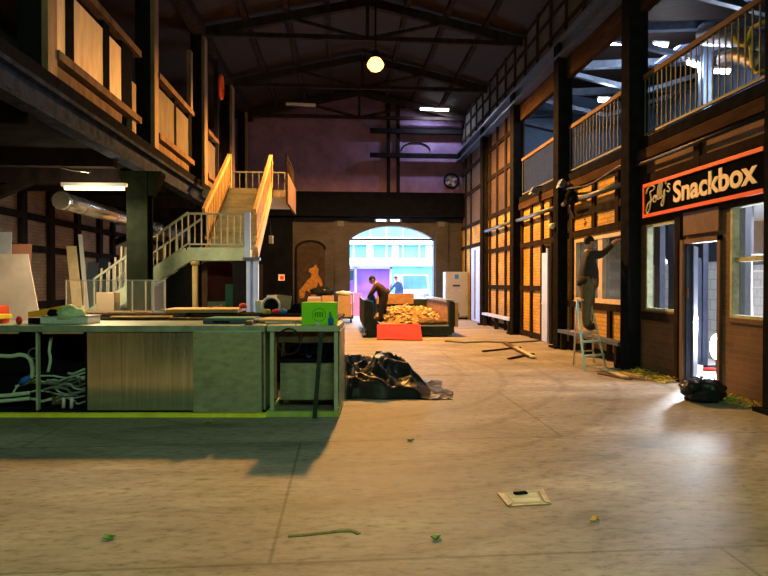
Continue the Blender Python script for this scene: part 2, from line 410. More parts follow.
MB().tube([(4.75 + .32 * math.cos(a), YF - .1, 5.95 + .3 * math.sin(a)) for a in [2 * PI * k / 20 for k in range(21)]], .04, 6).build('ring', 'steel', fan)
for k in range(4):
    a = PI * k / 2 + .5
    MB().obox((4.75 + .14 * math.cos(a), YF - .08, 5.95 + .14 * math.sin(a)), (.26, .02, .13), (0, -a, 0)).build('blade', 'greyplastic', fan)
# back and side shell (outside the frame)
struct('wall_back', MB().box(XW - .5, 12.5, -7.3, -7, 0, 10), 'brickup')
# ------------------------------------------------------------------ right wall, bay by bay
COLS = [(6.0, 6.31), (9.46, 9.74), (12.68, 12.98), (16.1, 16.42), (19.75, 20.05)]
for i, (a, b) in enumerate(COLS):
    c = MB(); c.box(5.0, 5.04, a, b, 0, 7.1); c.box(5.3, 5.34, a, b, 0, 7.1); c.box(5.04, 5.3, (a + b) / 2 - .1, (a + b) / 2 + .1, 0, 7.1)
    c.box(4.92, 5.36, a - .06, b + .06, 0, .05)
    trim(c, 'steel', 'dark steel column of the right arcade')
rb = MB(); rb.box(4.98, 5.32, -6, YF, 7.1, 7.16); rb.box(4.98, 5.32, -6, YF, 6.76, 6.82); rb.box(5.1, 5.2, -6, YF, 6.8, 7.12)
trim(rb, 'steel_blue', 'long steel runway beam along the right arcade')
wr = sroot('wall_right')
T = .12
def rect_wall(mb, y0, y1, z0, z1, holes):
    """brick skin of one bay at X = XR..XR+T with rectangular holes (y0,y1,z0,z1)"""
    ys = sorted({y0, y1, *[h[0] for h in holes], *[h[1] for h in holes]})
    zs = sorted({z0, z1, *[h[2] for h in holes], *[h[3] for h in holes]})
    for a, b in zip(ys, ys[1:]):
        for c, d in zip(zs, zs[1:]):
            ym, zm = (a + b) / 2, (c + d) / 2
            if any(h[0] < ym < h[1] and h[2] < zm < h[3] for h in holes): continue
            mb.box(XR, XR + T, a, b, c, d)
def bay(name, y0, y1, z1, holes, mat, vs, hs, tmat='timber'):
    mb = MB(); rect_wall(mb, y0, y1, 0, z1, holes); mb.build(name, mat, wr)
    t = MB()
    for y, a, b in vs: t.box(XR - .05, XR + .04, y - .07, y + .07, a, b)
    for z, a, b in hs: t.box(XR - .045, XR + .04, a, b, z - .07, z + .07)
    t.build('timber_frame', tmat, wr)
SD = (7.38, 8.27, 0, 2.2)                       # snack bar door opening
SW1 = (8.42, 9.3, 1.07, 2.53); SW2 = (6.36, 7.2, 1.07, 2.58)
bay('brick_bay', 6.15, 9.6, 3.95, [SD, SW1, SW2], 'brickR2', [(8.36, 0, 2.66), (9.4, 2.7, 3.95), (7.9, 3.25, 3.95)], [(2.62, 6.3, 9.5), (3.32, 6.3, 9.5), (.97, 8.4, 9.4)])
WB = (9.86, 12.28, 1.14, 2.5)
bay('brick_bay', 9.6, 12.83, 3.95, [WB], 'brickR', [(12.42, 0, 3.95), (11.5, 0, 1.1), (10.6, 0, 1.1), (11.3, 2.55, 3.95), (10.3, 2.55, 3.95)], [(1.05, 9.7, 12.7), (2.62, 9.7, 12.7), (3.05, 9.7, 12.7), (.1, 9.7, 12.7)])
bay('brick_bay', 12.83, 16.25, 3.95, [(13.75, 14.25, 0, 2.5)], 'brickR', [(13.68, 0, 3.95), (14.32, 0, 3.95), (15.15, 0, 3.95), (15.95, 0, 3.95)], [(1.38, 14.3, 16.1), (2.6, 13.0, 16.1), (3.9, 13.0, 16.1), (.1, 14.3, 16.1)])
bay('brick_bay', 16.25, 19.9, 3.9, [], 'brickR', [(16.7, 0, 3.9), (17.6, 0, 3.9), (18.6, 0, 3.9), (19.5, 0, 3.9)], [(1.38, 16.4, 19.75), (2.63, 16.4, 19.75), (3.85, 16.4, 19.75), (.12, 16.4, 19.75)])
bay('brick_bay', 19.9, YF, 3.9, [(20.9, 22.3, 0, 2.9)], 'brickR', [(20.75, 0, 3.9), (22.45, 0, 3.9), (23.4, 0, 3.9)], [(3.0, 20.1, YF), (3.85, 20.1, YF)])
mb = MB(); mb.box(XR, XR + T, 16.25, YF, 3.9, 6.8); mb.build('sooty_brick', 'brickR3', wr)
t = MB()
for y in (16.7, 17.6, 18.6, 19.5, 20.75, 22.45, 23.4): t.box(XR - .05, XR + .04, y - .07, y + .07, 3.9, 6.8)
for z in (5.2, 6.2): t.box(XR - .045, XR + .04, 16.4, YF, z - .07, z + .07)
t.build('timber_frame', 'timber', wr)
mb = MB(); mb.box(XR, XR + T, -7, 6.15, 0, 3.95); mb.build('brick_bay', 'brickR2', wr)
mb = MB(); mb.box(XR - .02, XR + .25, -7, YF, 7.16, 8.75); mb.build('upper_brick', 'brickup', wr)
t = MB()
for k in range(22): t.box(XR - .06, XR - .02, 3 + k * .97, 3.1 + k * .97, 7.16, 8.7)
for z in (7.6, 8.15, 8.6): t.box(XR - .05, XR - .02, 3, YF, z - .05, z + .05)
t.build('timber_frame', 'timber', wr)
mb = MB(); mb.box(XR - .03, XR + .1, -7, 16.3, 6.28, 6.78); mb.build('fascia_board', 'darkwood', wr)
mb = MB(); mb.box(XR - .06, XR + .3, -7, 16.4, 3.86, 4.03); mb.build('edge_beam', 'steel', wr)
mb = MB(); mb.box(XR - .08, XR, 6.3, 16.3, 3.66, 3.84); mb.build('edge_board', 'darkwood', wr)
# gallery floor right and the room over the snack bar
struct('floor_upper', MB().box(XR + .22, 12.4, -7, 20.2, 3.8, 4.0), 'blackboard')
struct('wall_gallery_rear', MB().box(11.5, 11.7, -7, YF, 0, 8.4), 'upwall')
struct('wall_gallery_end', MB().box(XR + .3, 11.5, 20.0, 20.2, 4.0, 8.4), 'upwall')
gb = MB()
for k in range(7):
    y = 6 + k * 2.3
    gb.beam((XR + .3, y, 7.5), (11.5, y + .0, 7.9), .16, .2)
    gb.beam((XR + .3, y, 7.5), (8.5, y, 6.9), .12, .12); gb.beam((8.5, y, 6.9), (11.5, y, 7.9), .12, .12)
trim(gb, 'steel_blue', 'grey roof framing over the upper right gallery')
ps = MB()
for y in (9, 12.5, 16): ps.box(8.4, 8.6, y, y + .2, 4, 7.6)
ps.box(11.3, 11.5, 9, 10.2, 4, 6.2)
trim(ps, 'upwall', 'posts inside the upper right gallery')
pw = MB()  # bluish boards added so the dark room reads lighter
for y, w in ((10.6, 1.0), (12.4, 1.3), (15, .9)): pw.box(11.35, 11.5, y, y + w, 4.9, 6.4)
trim(pw, 'paleblue', 'pale boards added to lighten the rear wall of the upper gallery')
ib = MB()  # blue boards stand in for daylight through skylights
for y in (8.2, 11, 14.5): ib.obox((9.5, y, 7.75), (1.6, 1.2, .05), (0, -.12, 0))
trim(ib, 'paleblue', 'pale blue boards in place of skylights over the upper gallery')
def fluor(label, a, b, tube, power, col, group=None, r=.022, omni=False):
    a, b = Vector(a), Vector(b)
    t = thing('ceiling_light', label, 'light', (a + b) / 2, 0, group)
    MB().tube([a, b], r, 8).build('tube', tube, t)
    d = (b - a).normalized()
    MB().beam(a - d * .05 + Vector((0, 0, .06)), b + d * .05 + Vector((0, 0, .06)), .09, .06).build('housing', 'white', t)
    if power and omni: light('POINT', 'tube_light', (a + b) / 2 - Vector((0, 0, .12)), power, col, .1)
    elif power:
        ang = math.atan2(d.y, d.x)
        light('AREA', 'tube_light', (a + b) / 2 - Vector((0, 0, .06)), power, col, (b - a).length, (0, 0, ang), .1)
    return t
CW = (.8, .9, 1)
z_ = P(697, 66, X=8.4).z; fluor('cold strip light in the upper gallery, longest behind the nearest railing', P(687, 62, Z=z_), P(707, 68.5, Z=z_), 'tubecold', 134, CW, omni=True, r=.05)
q = P(722, 71, X=8.4); fluor('short cold light to the right of the long strip in the upper gallery', q + Vector((-.16, 0, 0)), q + Vector((.16, 0, 0)), 'tubecold', 92, CW, omni=True, r=.06)
q = P(661, 45, X=8.4); fluor('cold light right of the second column, above the railing', q + Vector((-.16, 0, 0)), q + Vector((.16, 0, 0)), 'tubecold', 109, CW, omni=True, r=.06)
q = P(604, 100, X=7.6); fluor('cold light above the middle balcony railing', q + Vector((-.15, 0, 0)), q + Vector((.15, 0, 0)), 'tubecold', 109, CW, omni=True, r=.06)
q = P(617, 43, X=7.0); fluor('cold light just left of the second column, under the fascia board', q + Vector((-.15, 0, 0)), q + Vector((.15, 0, 0)), 'tubecold', 67, CW, omni=True, r=.06)
# railings
def railing(label, a, b, h, step, rail, bar, group=None, name='balcony_railing', rw=.07, bw=.016, skip_end=False, zb=.08, top=.08, flatbar=False):
    a, b = Vector(a), Vector(b); t = thing(name, label, 'railing', a, 0, group)
    up = Vector((0, 0, 1))
    MB().beam(a + up * h, b + up * h, rw, top).build('handrail', rail, t)
    MB().beam(a + up * zb, b + up * zb, .04, .04).build('bottom_rail', bar, t)
    n = max(1, int((b - a).length / step))
    for k in range(n + 1):
        p = a + (b - a) * (k / n); m = MB()
        if flatbar: m.beam(p + up * zb, p + up * h, .03, flatbar, up=(b - a).normalized())
        else: m.beam(p + up * zb, p + up * h, bw, bw)
        m.build('baluster', bar, t)
    return t
G = 'balcony railings of the right gallery'
M['railpaint'] = mk('pale grey railing paint', (.13, .14, .14), .6, .1, .15, 6, .05)
RX = XR + .02
railing('brown topped balcony railing above the snack bar sign', (RX, 6.35, GZ + .03), (RX, 9.42, GZ + .03), 1.08, .125, 'railwood', 'railpaint', G)
railing('brown topped balcony railing above the worker on the stepladder', (RX, 9.78, GZ + .03), (RX, 12.64, GZ + .03), 1.08, .15, 'railwood', 'railpaint', G)
railing('farthest balcony railing on the right, above the bright ochre brick panels', (RX, 13.02, GZ + .03), (RX, 16.06, GZ + .03), 1.08, .17, 'railwood', 'railpaint', G)
mb = MB(); mb.box(RX - .06, RX + .05, 6.34, 6.4, GZ + .05, 7.0); tag(mb.build('violet_post', 'violet', None), 'violet painted post at the right end of the nearest balcony railing', 'post')
# insulated duct and yellow hose in the gallery
d = thing('foil_duct', 'crumpled silver duct in the upper gallery behind the nearest railing', 'duct', (8, 9, 6.5))
pts = [P(x, y, X=7.4) for x, y in ((705, 35), (722, 33), (738, 36), (752, 48), (762, 60))]
MB().tube(pts, [.2, .24, .2, .22, .2], 12).build('duct_run', 'foil', d)
MB().tube([P(x, y, X=7.2) for x, y in ((724, 60), (738, 55), (752, 60), (765, 66))], .16, 12).build('duct_branch', 'foil', d)
pts = [P(x, y, X=6.6) for x, y in ((733, 36), (739, 45), (745, 46), (749, 36), (752, 28), (759, 24), (766, 22))]
tag(MB().tube(pts, .035, 8).build('yellow_hose', 'yellowhose'), 'yellow hose looped in the upper gallery at the top right', 'hose')
pts = [P(x, y, X=6.7) for x, y in ((750, 44), (751, 55), (752, 66), (756, 73), (764, 70))]
tag(MB().tube(pts, .025, 8).build('yellow_cable', 'yellowhose'), 'thin yellow cable hanging behind the nearest balcony railing', 'cable')
bx = P(668, 121, X=6.0)
e = thing('equipment_box', 'low dark box with a green light on the nearest balcony floor', 'box', (bx.x, bx.y, 4.0))
MB().box(bx.x - .25, bx.x + .25, bx.y - .35, bx.y + .35, 4.0, 4.32).build('body', 'oldwood', e, .02)
MB().blob((bx.x - .26, bx.y + .1, 4.2), .035, 8, 6).build('indicator', 'ledgreen', e)
# pipes on the brick bays
tag(MB().tube([(XR - .14, 9.76, 3.34), (XR - .14, 12.66, 3.34)], .055, 10).build('pipe', 'steel_blue'), 'grey pipe along the brick above the window pair', 'pipe')
tag(MB().tube([(XR - .14, 13.0, 3.34), (XR - .14, 16.08, 3.34)], .055, 10).build('pipe', 'steel_blue'), 'grey pipe across the ochre panels under the farthest balcony', 'pipe')
tag(MB().tube([(XR - .14, 16.44, 3.36), (XR - .14, 19.73, 3.36)], .055, 10).build('pipe', 'steel_blue'), 'grey pipe on the tall brick bay without a balcony', 'pipe')
tag(MB().tube([(XR - .12, 6.33, 3.58), (XR - .12, 9.44, 3.58)], .03, 8).build('conduit', 'blackcable'), 'black conduit running above the snack bar sign', 'conduit')
tag(MB().tube([(XR - .16, y, 3.62 - .0 + .06 * math.sin(y * 2.1)) for y in [9.76 + .2 * k for k in range(15)]], .022, 6).build('conduit', 'blackcable'), 'sagging black cable under the middle balcony edge', 'cable')
# fittings
def floodlight(label, p, tilt=.5):
    t = thing('floodlight', label, 'floodlight', p)
    MB().obox(p, (.14, .2, .15), (0, tilt, 0)).build('housing', 'steel_blue', t, .015)
    MB().obox(Vector(p) + Vector((-.07, 0, -.04)), (.02, .17, .12), (0, tilt, 0)).build('lens', 'winframe', t)
    MB().tube([Vector(p) + Vector((.02, 0, .08)), Vector(p) + Vector((.22, 0, .12))], .02, 6).build('bracket', 'steel', t)
floodlight('square grey floodlight beside the third column, under the middle balcony', (5.02, 12.5, 3.8))
floodlight('small floodlight under the farthest balcony railing', (5.02, 14.4, 3.95))
t = thing('pipe_clamp_motor', 'black hanging motor clamped on the pipe above the window pair', 'motor', (5.05, 12.0, 3.34))
MB().blob((5.03, 12.0, 3.42), (.13, .13, .16), 12, 8, .15).build('casing', 'black', t)
MB().tube([(5.03, 12.0, 3.3), (5.02, 12.02, 3.15), (5.06, 11.9, 3.02), (5.1, 11.96, 2.95)], .025, 6).build('lead', 'blackcable', t)
MB().tube([(5.03, 12.25, 3.34), (5.03, 11.75, 3.34)], .08, 10).build('clamp', 'steel', t)
t = thing('security_camera', 'small white dome camera on the third column', 'camera', (4.95, 12.9, 2.95))
p = P(552, 226, X=4.94)
MB().blob(p, (.07, .07, .07), 12, 8).build('dome', 'white', t)
MB().box(p.x + .02, 5.02, p.y - .05, p.y + .05, p.z - .03, p.z + .07).build('bracket', 'white', t)
# benches along the brick
for y0, y1, lab in ((9.78, 12.64, 'long weathered bench board under the window pair'), (16.45, 19.7, 'pale bench board by the tall brick bay')):
    t = thing('wall_bench', lab, 'bench', (5.05, y0, 0))
    MB().box(4.98, 5.19, y0, y1, .38, .46).build('seat', 'paleblue' if y0 > 15 else 'dullblue', t, .01)
    for k in range(3):
        y = y0 + .15 + (y1 - y0 - .3) * k / 2
        MB().box(5.0, 5.12, y - .04, y + .04, 0, .38).build('leg', 'timber', t)
# windows and doors of the right wall
wi = 0
def window(y0, y1, z0, z1, frame, gl, mull=(), trans=(), x=XR + .03, fw=.07, deep=.14):
    global wi; wi += 1
    w = sroot('window_%d' % wi, (x, y0, z0))
    f = MB()
    f.box(x - .05, x + deep, y0, y0 + fw, z0, z1); f.box(x - .05, x + deep, y1 - fw, y1, z0, z1)
    f.box(x - .05, x + deep, y0 + fw, y1 - fw, z0, z0 + fw); f.box(x - .05, x + deep, y0 + fw, y1 - fw, z1 - fw, z1)
    for y in mull: f.box(x - .03, x + deep * .8, y - .045, y + .045, z0 + fw, z1 - fw)
    for z in trans: f.box(x - .01, x + .06, y0 + fw, y1 - fw, z - .03, z + .03)
    f.build('window_frame', frame, w)
    MB().box(x - .06, x, y0 - .04, y1 + .04, z0 - .06, z0).build('window_sill', 'doorwood' if frame == 'winframe' else frame, w)
    if gl: MB().box(x + .05, x + .06, y0 + fw, y1 - fw, z0 + fw, z1 - fw).build('pane', gl, w)
    return w
window(*SW1, 'winframe', None, deep=.05, fw=.04)
window(*SW2, 'winframe', 'glass', (), (1.85,), deep=.05, fw=.04)
window(*WB, 'winwood', 'glassblue', (11.12, 11.02), ())
dr = sroot('door_1', (XR, 7.4, 0))
f = MB(); y0, y1, _, z1 = SD
f.box(XR - .04, XR + .06, y0, y0 + .06, 0, z1); f.box(XR - .05, XR + T, y1 - .05, y1 + .06, 0, z1); f.box(XR - .04, XR + T, y0, y1, z1 - .07, z1)
f.build('door_frame', 'doorwood', dr)
MB().obox((XR + .24, y1 + .1, 1.08), (.5, .045, 2.05), (0, 0, .86)).build('door_leaf', 'navy', dr)
MB().box(XR + .0, XR + .12, y1 - .08, y1 - .05, .04, z1 - .07).build('side_post', 'navy', dr)
MB().box(XR - .012, XR, y1 - .14, y1 - .08, 1.3, 1.45).build('lock_plate', 'oldwood', dr)
MB().box(XR - .02, XR + T, y0 + .07, y1 - .07, 0, .04).build('threshold', 'concrete', dr)
dr = sroot('door_2', (XR, 13.8, 0))
MB().box(XR - .06, XR + .02, 13.82, 14.24, .02, 2.3).build('door_leaf', 'paleblue', dr)
MB().tube([(XR - .1, 14.15, 1.0), (XR - .1, 14.05, 1.0)], .015, 6).build('door_handle', 'alu', dr)
MB().box(XR - .1, XR + .02, 13.74, 13.82, 0, 2.4).build('door_jamb', 'paleblue', dr)
dr = sroot('door_3', (XR, 20.9, 0))
MB().box(XR - .05, XR + .05, 20.9, 22.3, .02, 2.9).build('door_leaf', 'paleblue', dr)
MB().box(XR - .08, XR - .05, 21.55, 21.65, .1, 2.8).build('door_seam', 'steel_blue', dr)
MB().box(XR - .05, XR + .02, 7.4, 8.2, 2.26, 2.6).build('over_door_board', 'doorwood', wr)
# ------------------------------------------------------------------ sign
sg = thing('shop_sign', "black shop sign reading Jolly's Snackbox with orange edges", 'sign', (XR, 9.42, 2.66))
SY0, SY1, SZ0, SZ1 = 9.22, 6.48, 2.64, 3.21
MB().box(XR - .1, XR - .02, SY1, SY0, SZ0, SZ1).build('board', 'signblack', sg)
bd = MB(); bd.box(XR - .13, XR - .02, SY1, SY0, SZ1 - .055, SZ1); bd.box(XR - .13, XR - .02, SY1, SY0, SZ0, SZ0 + .055)
bd.box(XR - .13, XR - .02, SY0 - .03, SY0, SZ0 + .055, SZ1 - .055); bd.build('border', 'orange', sg)
SM = Matrix(((0, 0, -1, XR - .103), (-1, 0, 0, SY0), (0, 1, 0, SZ0), (0, 0, 0, 1)))     # sign u,v -> world
def text_mesh(txt, size, width=None, offset=0.0):
    c = bpy.data.curves.new('t', 'FONT'); c.body = txt; c.size = size; c.extrude = .008; c.offset = offset
    o = bpy.data.objects.new('t', c); COL.objects.link(o)
    bpy.context.view_layer.update()
    me = bpy.data.meshes.new_from_object(o.evaluated_get(bpy.context.evaluated_depsgraph_get()))
    bpy.data.objects.remove(o); bpy.data.curves.remove(c)
    xs = [v.co.x for v in me.vertices]
    if width:
        k = width / (max(xs) - min(xs)); x0 = min(xs)
        for v in me.vertices: v.co.x = (v.co.x - x0) * k
    return me
def put_text(name, me, mat, Mx, parent):
    me.transform(ROOTM[parent.name].inverted() @ Mx); me.materials.clear(); me.materials.append(M[mat])
    o = bpy.data.objects.new(name, me); COL.objects.link(o); o.parent = parent; ROOTM[o.name] = ROOTM[parent.name]; me.name = name
    return o
put_text('lettering', text_mesh('Snackbox', .44, 1.77, .012), 'signtext', SM @ Matrix.Translation((.85, .155, 0)), sg)
def smooth_path(pts, n=6):
    out = []
    for i in range(len(pts) - 1):
        p0, p1, p2, p3 = [Vector(pts[max(0, min(len(pts) - 1, i + k))]) for k in (-1, 0, 1, 2)]
        for j in range(n):
            t = j / n
            out.append(.5 * ((2 * p1) + (p2 - p0) * t + (2 * p0 - 5 * p1 + 4 * p2 - p3) * t * t + (3 * p1 - p0 - 3 * p2 + p3) * t ** 3))
    out.append(Vector(pts[-1])); return out
strokes = [
    [(.00, .30), (.05, .38), (.14, .40), (.20, .37), (.17, .33), (.10, .31), (.12, .20), (.09, .06), (.04, .0), (.01, .05), (.05, .14), (.15, .19), (.19, .20)],   # J
    [(.23, .20), (.20, .24), (.17, .20), (.18, .15), (.22, .15), (.24, .20), (.22, .24), (.27, .21)],                                                     # o
    [(.27, .21), (.32, .36), (.30, .40), (.27, .30), (.27, .18), (.30, .17)],                                                                             # l
    [(.30, .17), (.37, .36), (.35, .40), (.32, .30), (.32, .19), (.35, .18)],                                                                             # l
    [(.36, .28), (.36, .21), (.39, .20), (.42, .29), (.41, .14), (.38, .06), (.35, .10), (.43, .21)],                                                     # y
    [(.455, .41), (.445, .36)],                                                                                                                           # '
    [(.53, .34), (.50, .355), (.49, .32), (.53, .28), (.51, .24), (.47, .26)],                                                                            # s
]
jm = MB()
for st in strokes: jm.tube([SM @ Vector((.08 + u * 1.3, .07 + v * 1.1, .012)) for u, v in [tuple(p) for p in smooth_path([Vector((a, b, 0)).xy for a, b in st])]], .012, 6)
jm.build('script_lettering', 'signtext', sg)
# ------------------------------------------------------------------ snack bar interior
struct('floor_snack', MB().box(XR + .2, 11.5, 5, 12.9, 0, .02), 'concrete')
struct('ceiling_snack', MB().box(XR + .22, 11.5, 5, 12.9, 2.95, 3.0), 'white')
struct('wall_snack_rear', MB().box(9.6, 9.7, 5, 12.9, 0.02, 1.95), 'tile')
trim(MB().box(9.6, 9.7, 5, 12.9, 1.95, 2.95), 'navy', 'dark upper wall inside the snack bar')
struct('wall_snack_side', MB().box(XR + .22, 9.6, 12.8, 12.9, 0.02, 2.95), 'tile')
pr = MB()
pr.box(7.3, 7.4, 9.6, 12.8, .02, 1.95)
struct('wall_snack_partition', pr, 'tile')
trim(MB().box(7.28, 7.42, 9.6, 12.8, 1.95, 2.95), 'navy', 'dark panel over the tiled partition in the snack bar')
for px, X_0 in ((657, 5.75), (671, 6.3), (700, 6.6), (741, 6.3)):
    q = P(px, 280, X=X_0); trim(MB().box(X_0, X_0 + .1, q.y - .09, q.y + .09, .02, 2.95), 'navy', 'dark post inside the snack bar')
for y in (9.3, 11.0):
    trim(MB().box(6.9, 7.05, y, y + .2, .02, 2.95), 'navy', 'dark post inside the snack bar')
trim(MB().box(6.2, 9.6, 12.2, 12.3, 2.2, 2.95), 'navy', 'dark bulkhead inside the snack bar')
fr = thing('tall_locker', 'tall narrow dark locker seen through the snack bar doorway', 'locker', (6.5, 10.05, .02))
MB().box(6.35, 6.62, 9.85, 10.25, .05, 2.0).build('body', 'darkblue', fr, .02)
ldr = MB().box(6.38, 6.59, 9.82, 9.85, .15, 1.95).build('door', 'navy', fr)
MB().box(6.4, 6.42, 9.79, 9.82, .9, 1.3).build('handle', 'alu', ldr)
for i, (y, z0, z1) in enumerate(((11.7, .6, 2.3), (12.3, .3, 1.6))):
    pass
lad = thing('folding_ladder', 'pale ladder leaning inside the snack bar, seen through the right window', 'ladder', (7.2, 8.0, .02))
a0, a1, b0, b1 = Vector((6.5, 8.35, .02)), Vector((7.0, 9.2, 2.3)), Vector((6.95, 8.1, .02)), Vector((7.3, 9.05, 2.3))
MB().beam(a0, a1, .03, .07).build('stile', 'alu', lad); MB().beam(b0, b1, .03, .07).build('stile', 'alu', lad)
for k in range(1, 8): MB().beam(a0.lerp(a1, k / 8), b0.lerp(b1, k / 8), .03, .03).build('rung', 'alu', lad)
pb = P(665, 262, X=5.9)
bulb = thing('pendant_bulb', 'bare bulb on a white cord inside the left snack bar window', 'lamp', (pb.x, pb.y, 2.95))
pt = P(659, 222, X=5.9)
MB().tube([pt, pt.lerp(pb, .5) + Vector((0, -.02, .02)), pb + Vector((0, 0, .06))], .008, 6).build('cord', 'white', bulb)
MB().blob(pb, (.045, .045, .06), 12, 8).build('bulb', 'white', bulb)
WL = P(717, 346, X=6.6)
wl = thing('work_light', 'dazzling work light standing just inside the snack bar doorway', 'work light', (WL.x, WL.y, .02))
MB().obox(WL, (.1, .16, .3), (0, 0, .8)).build('housing', 'black', wl, .01)
wd = (Vector((3.0, 5.2, .2)) - WL).normalized()
MB().blob(WL + wd * .09, (.1, .1, .22), 14, 10).build('lens', 'worklamp', wl)
MB().tube([WL + Vector((0, 0, -.15)), Vector((WL.x, WL.y, .06))], .02, 8).build('stand', 'steel', wl)
MB().box(WL.x - .15, WL.x + .15, WL.y - .15, WL.y + .15, .02, .06).build('base', 'steel', wl)
light('SPOT', 'work_light_beam', WL + wd * .24 + Vector((0, 0, .34)), 1150, (.85, .92, 1), .12, target=Vector((2.6, 4.6, .0)), spot=1.9)
light('AREA', 'snack_ceiling_light', (7.6, 8.2, 2.9), 480, (.85, .92, 1), 2.2, (0, 0, 0), 2.0)
light('AREA', 'snack_ceiling_light', (6.3, 11.3, 2.9), 14, (.8, .9, 1), 1.2, (0, 0, 0), 1.0)
# red hose on the snack floor
tag(MB().tube([(6.2, 9.2, .05), (6.6, 9.0, .05), (7.2, 8.95, .05), (7.9, 8.6, .05)], .03, 6).build('red_hose', 'red'), 'red hose lying on the snack bar floor inside the doorway', 'hose')
# ------------------------------------------------------------------ left gallery
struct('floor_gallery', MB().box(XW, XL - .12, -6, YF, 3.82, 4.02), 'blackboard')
gbm = MB(); gbm.box(XL - .14, XL + .1, -6, YF, 4.0, 4.06); gbm.box(XL - .14, XL + .1, -6, YF, 3.66, 3.72); gbm.box(XL - .05, XL + .01, -6, YF, 3.7, 4.02)
trim(gbm, 'beamsteel', 'long steel edge beam of the left gallery')
trim(MB().box(XL - .1, XL + .06, -6, YF, 4.06, 4.25), 'black', 'timber kerb on the left gallery beam')
for k in range(9):
    y = 2.2 + k * 2.6
    trim(MB().box(XW, XL - .1, y - .09, y + .09, 3.52, 3.82), 'timber', 'dark floor joist under the left gallery')
# upper timber posts and panels
def yl(px): return YX(px, XL)
LP = [(yl(48), yl(57)), (yl(154.5), yl(158.5)), (yl(204.5), yl(207.5)), (yl(232), yl(234.5)), (22.8, 22.98)]
for a, b in LP:
    trim(MB().box(XL - .06, XL + .02, a, b, 4.06, 8.5), 'litwood', 'old timber post of the left gallery')
    trim(MB().box(XL - .36, XL - .06, a, b, 4.06, 8.5), 'black', 'black steel upright behind a timber post of the left gallery')
eb = MB(); eb.box(XL - .3, XL + .05, -6, YF, 8.35, 8.62)
trim(eb, 'timber', 'long eaves beam over the left gallery')
trim(MB().box(XL - .35, XL - .1, -6, YF, 8.62, 8.8), 'roof')
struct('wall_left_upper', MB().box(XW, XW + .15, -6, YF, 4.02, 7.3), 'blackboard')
pg = 'panelled parapets of the left gallery'
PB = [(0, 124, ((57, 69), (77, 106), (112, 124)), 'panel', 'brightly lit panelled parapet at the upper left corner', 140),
      (1, 192, ((161, 176), (178, 190)), 'dimpanel', 'dimmer panelled parapet of the left gallery, second from the upper left corner', 193),
      (2, 216, ((208.5, 216.5),), 'dimpanel', 'narrow panelled parapet beside the top of the stairs', 218)]
for i, e_, pans, pm, lab, re_ in PB:
    y0 = LP[i][1]; y1 = yl(re_); yk = yl(pans[-1][1])
    t = thing('timber_parapet', lab, 'parapet', (XL, y0, 4.25), 0, pg)
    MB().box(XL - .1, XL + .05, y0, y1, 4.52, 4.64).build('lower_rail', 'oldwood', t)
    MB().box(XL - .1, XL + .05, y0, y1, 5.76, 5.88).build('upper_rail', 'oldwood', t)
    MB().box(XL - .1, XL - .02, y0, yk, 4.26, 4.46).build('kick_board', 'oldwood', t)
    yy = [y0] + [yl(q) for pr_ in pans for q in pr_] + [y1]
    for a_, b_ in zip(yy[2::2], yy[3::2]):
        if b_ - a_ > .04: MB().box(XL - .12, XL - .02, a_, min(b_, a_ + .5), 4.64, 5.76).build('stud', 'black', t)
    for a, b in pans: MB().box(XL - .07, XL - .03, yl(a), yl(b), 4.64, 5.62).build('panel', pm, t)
# higher rail above the near parapet
trim(MB().box(XL - .1, XL, yl(191.5), yl(193.5), 5.9, 7.4), 'litwood', 'thin lit upright over the second parapet')
trim(MB().box(XL - .1, XL, yl(133), yl(137), 4.1, 5.2), 'litwood', 'short lit stub right of the near parapet')
trim(MB().box(XL - 1.6, XL - .3, 5.2, 7.7, 4.06, 4.6), 'blackboard', 'dark boards at the near end of the left gallery')
trim(MB().box(XL - 1.2, XL - 1.1, 5.5, 6.6, 4.06, 6.6), 'teal', 'dark green door leaf inside the left gallery')
orb = thing('life_ring', 'orange ring hung on the left gallery posts', 'ring', (XL, 17.8, 7.0))
c = P(221, 87, X=XL + .08)
MB().tube([c + Vector((.0, .2 * math.cos(a), .34 * math.sin(a))) for a in [2 * PI * k / 24 for k in range(25)]], .06, 8).build('ring', 'orange', orb)
MB().tube([c + Vector((0, 0, .34)), c + Vector((0, .05, .55)), c + Vector((0, 0, .9))], .012, 6).build('cord', 'blackcable', orb)
trim(MB().box(XL - .12, XL, c.y - .1, c.y + .05, 4.06, 8.4), 'timber', 'thin upright behind the orange ring')
# steel posts beneath
for y0 in (10.95, 18.6, 2.2):
    c = MB(); c.box(XL - .27, XL + .11, y0, y0 + .05, 0, 3.66); c.box(XL - .27, XL + .11, y0 + .3, y0 + .35, 0, 3.66); c.box(XL - .08, XL + .02, y0 + .05, y0 + .3, 0, 3.66)
    c.prism([(XL - .42, 3.66), (XL + .36, 3.66), (XL + .36, 3.6), (XL + .16, 3.2), (XL - .22, 3.2), (XL - .42, 3.55)], 'Y', y0 + .02, y0 + .33)
    trim(c, 'postgreen', 'heavy steel post under the left gallery')
    trim(MB().box(XW, XL - .2, y0 + .1, y0 + .3, 3.42, 3.8), 'timber', 'cross beam under the left gallery')
    k = MB(); k.beam((XW + .0, y0 + .2, 2.8), (XW + 1.5, y0 + .2, 3.5), .16, .17)
    trim(k, 'timber', 'diagonal knee brace under the left gallery')
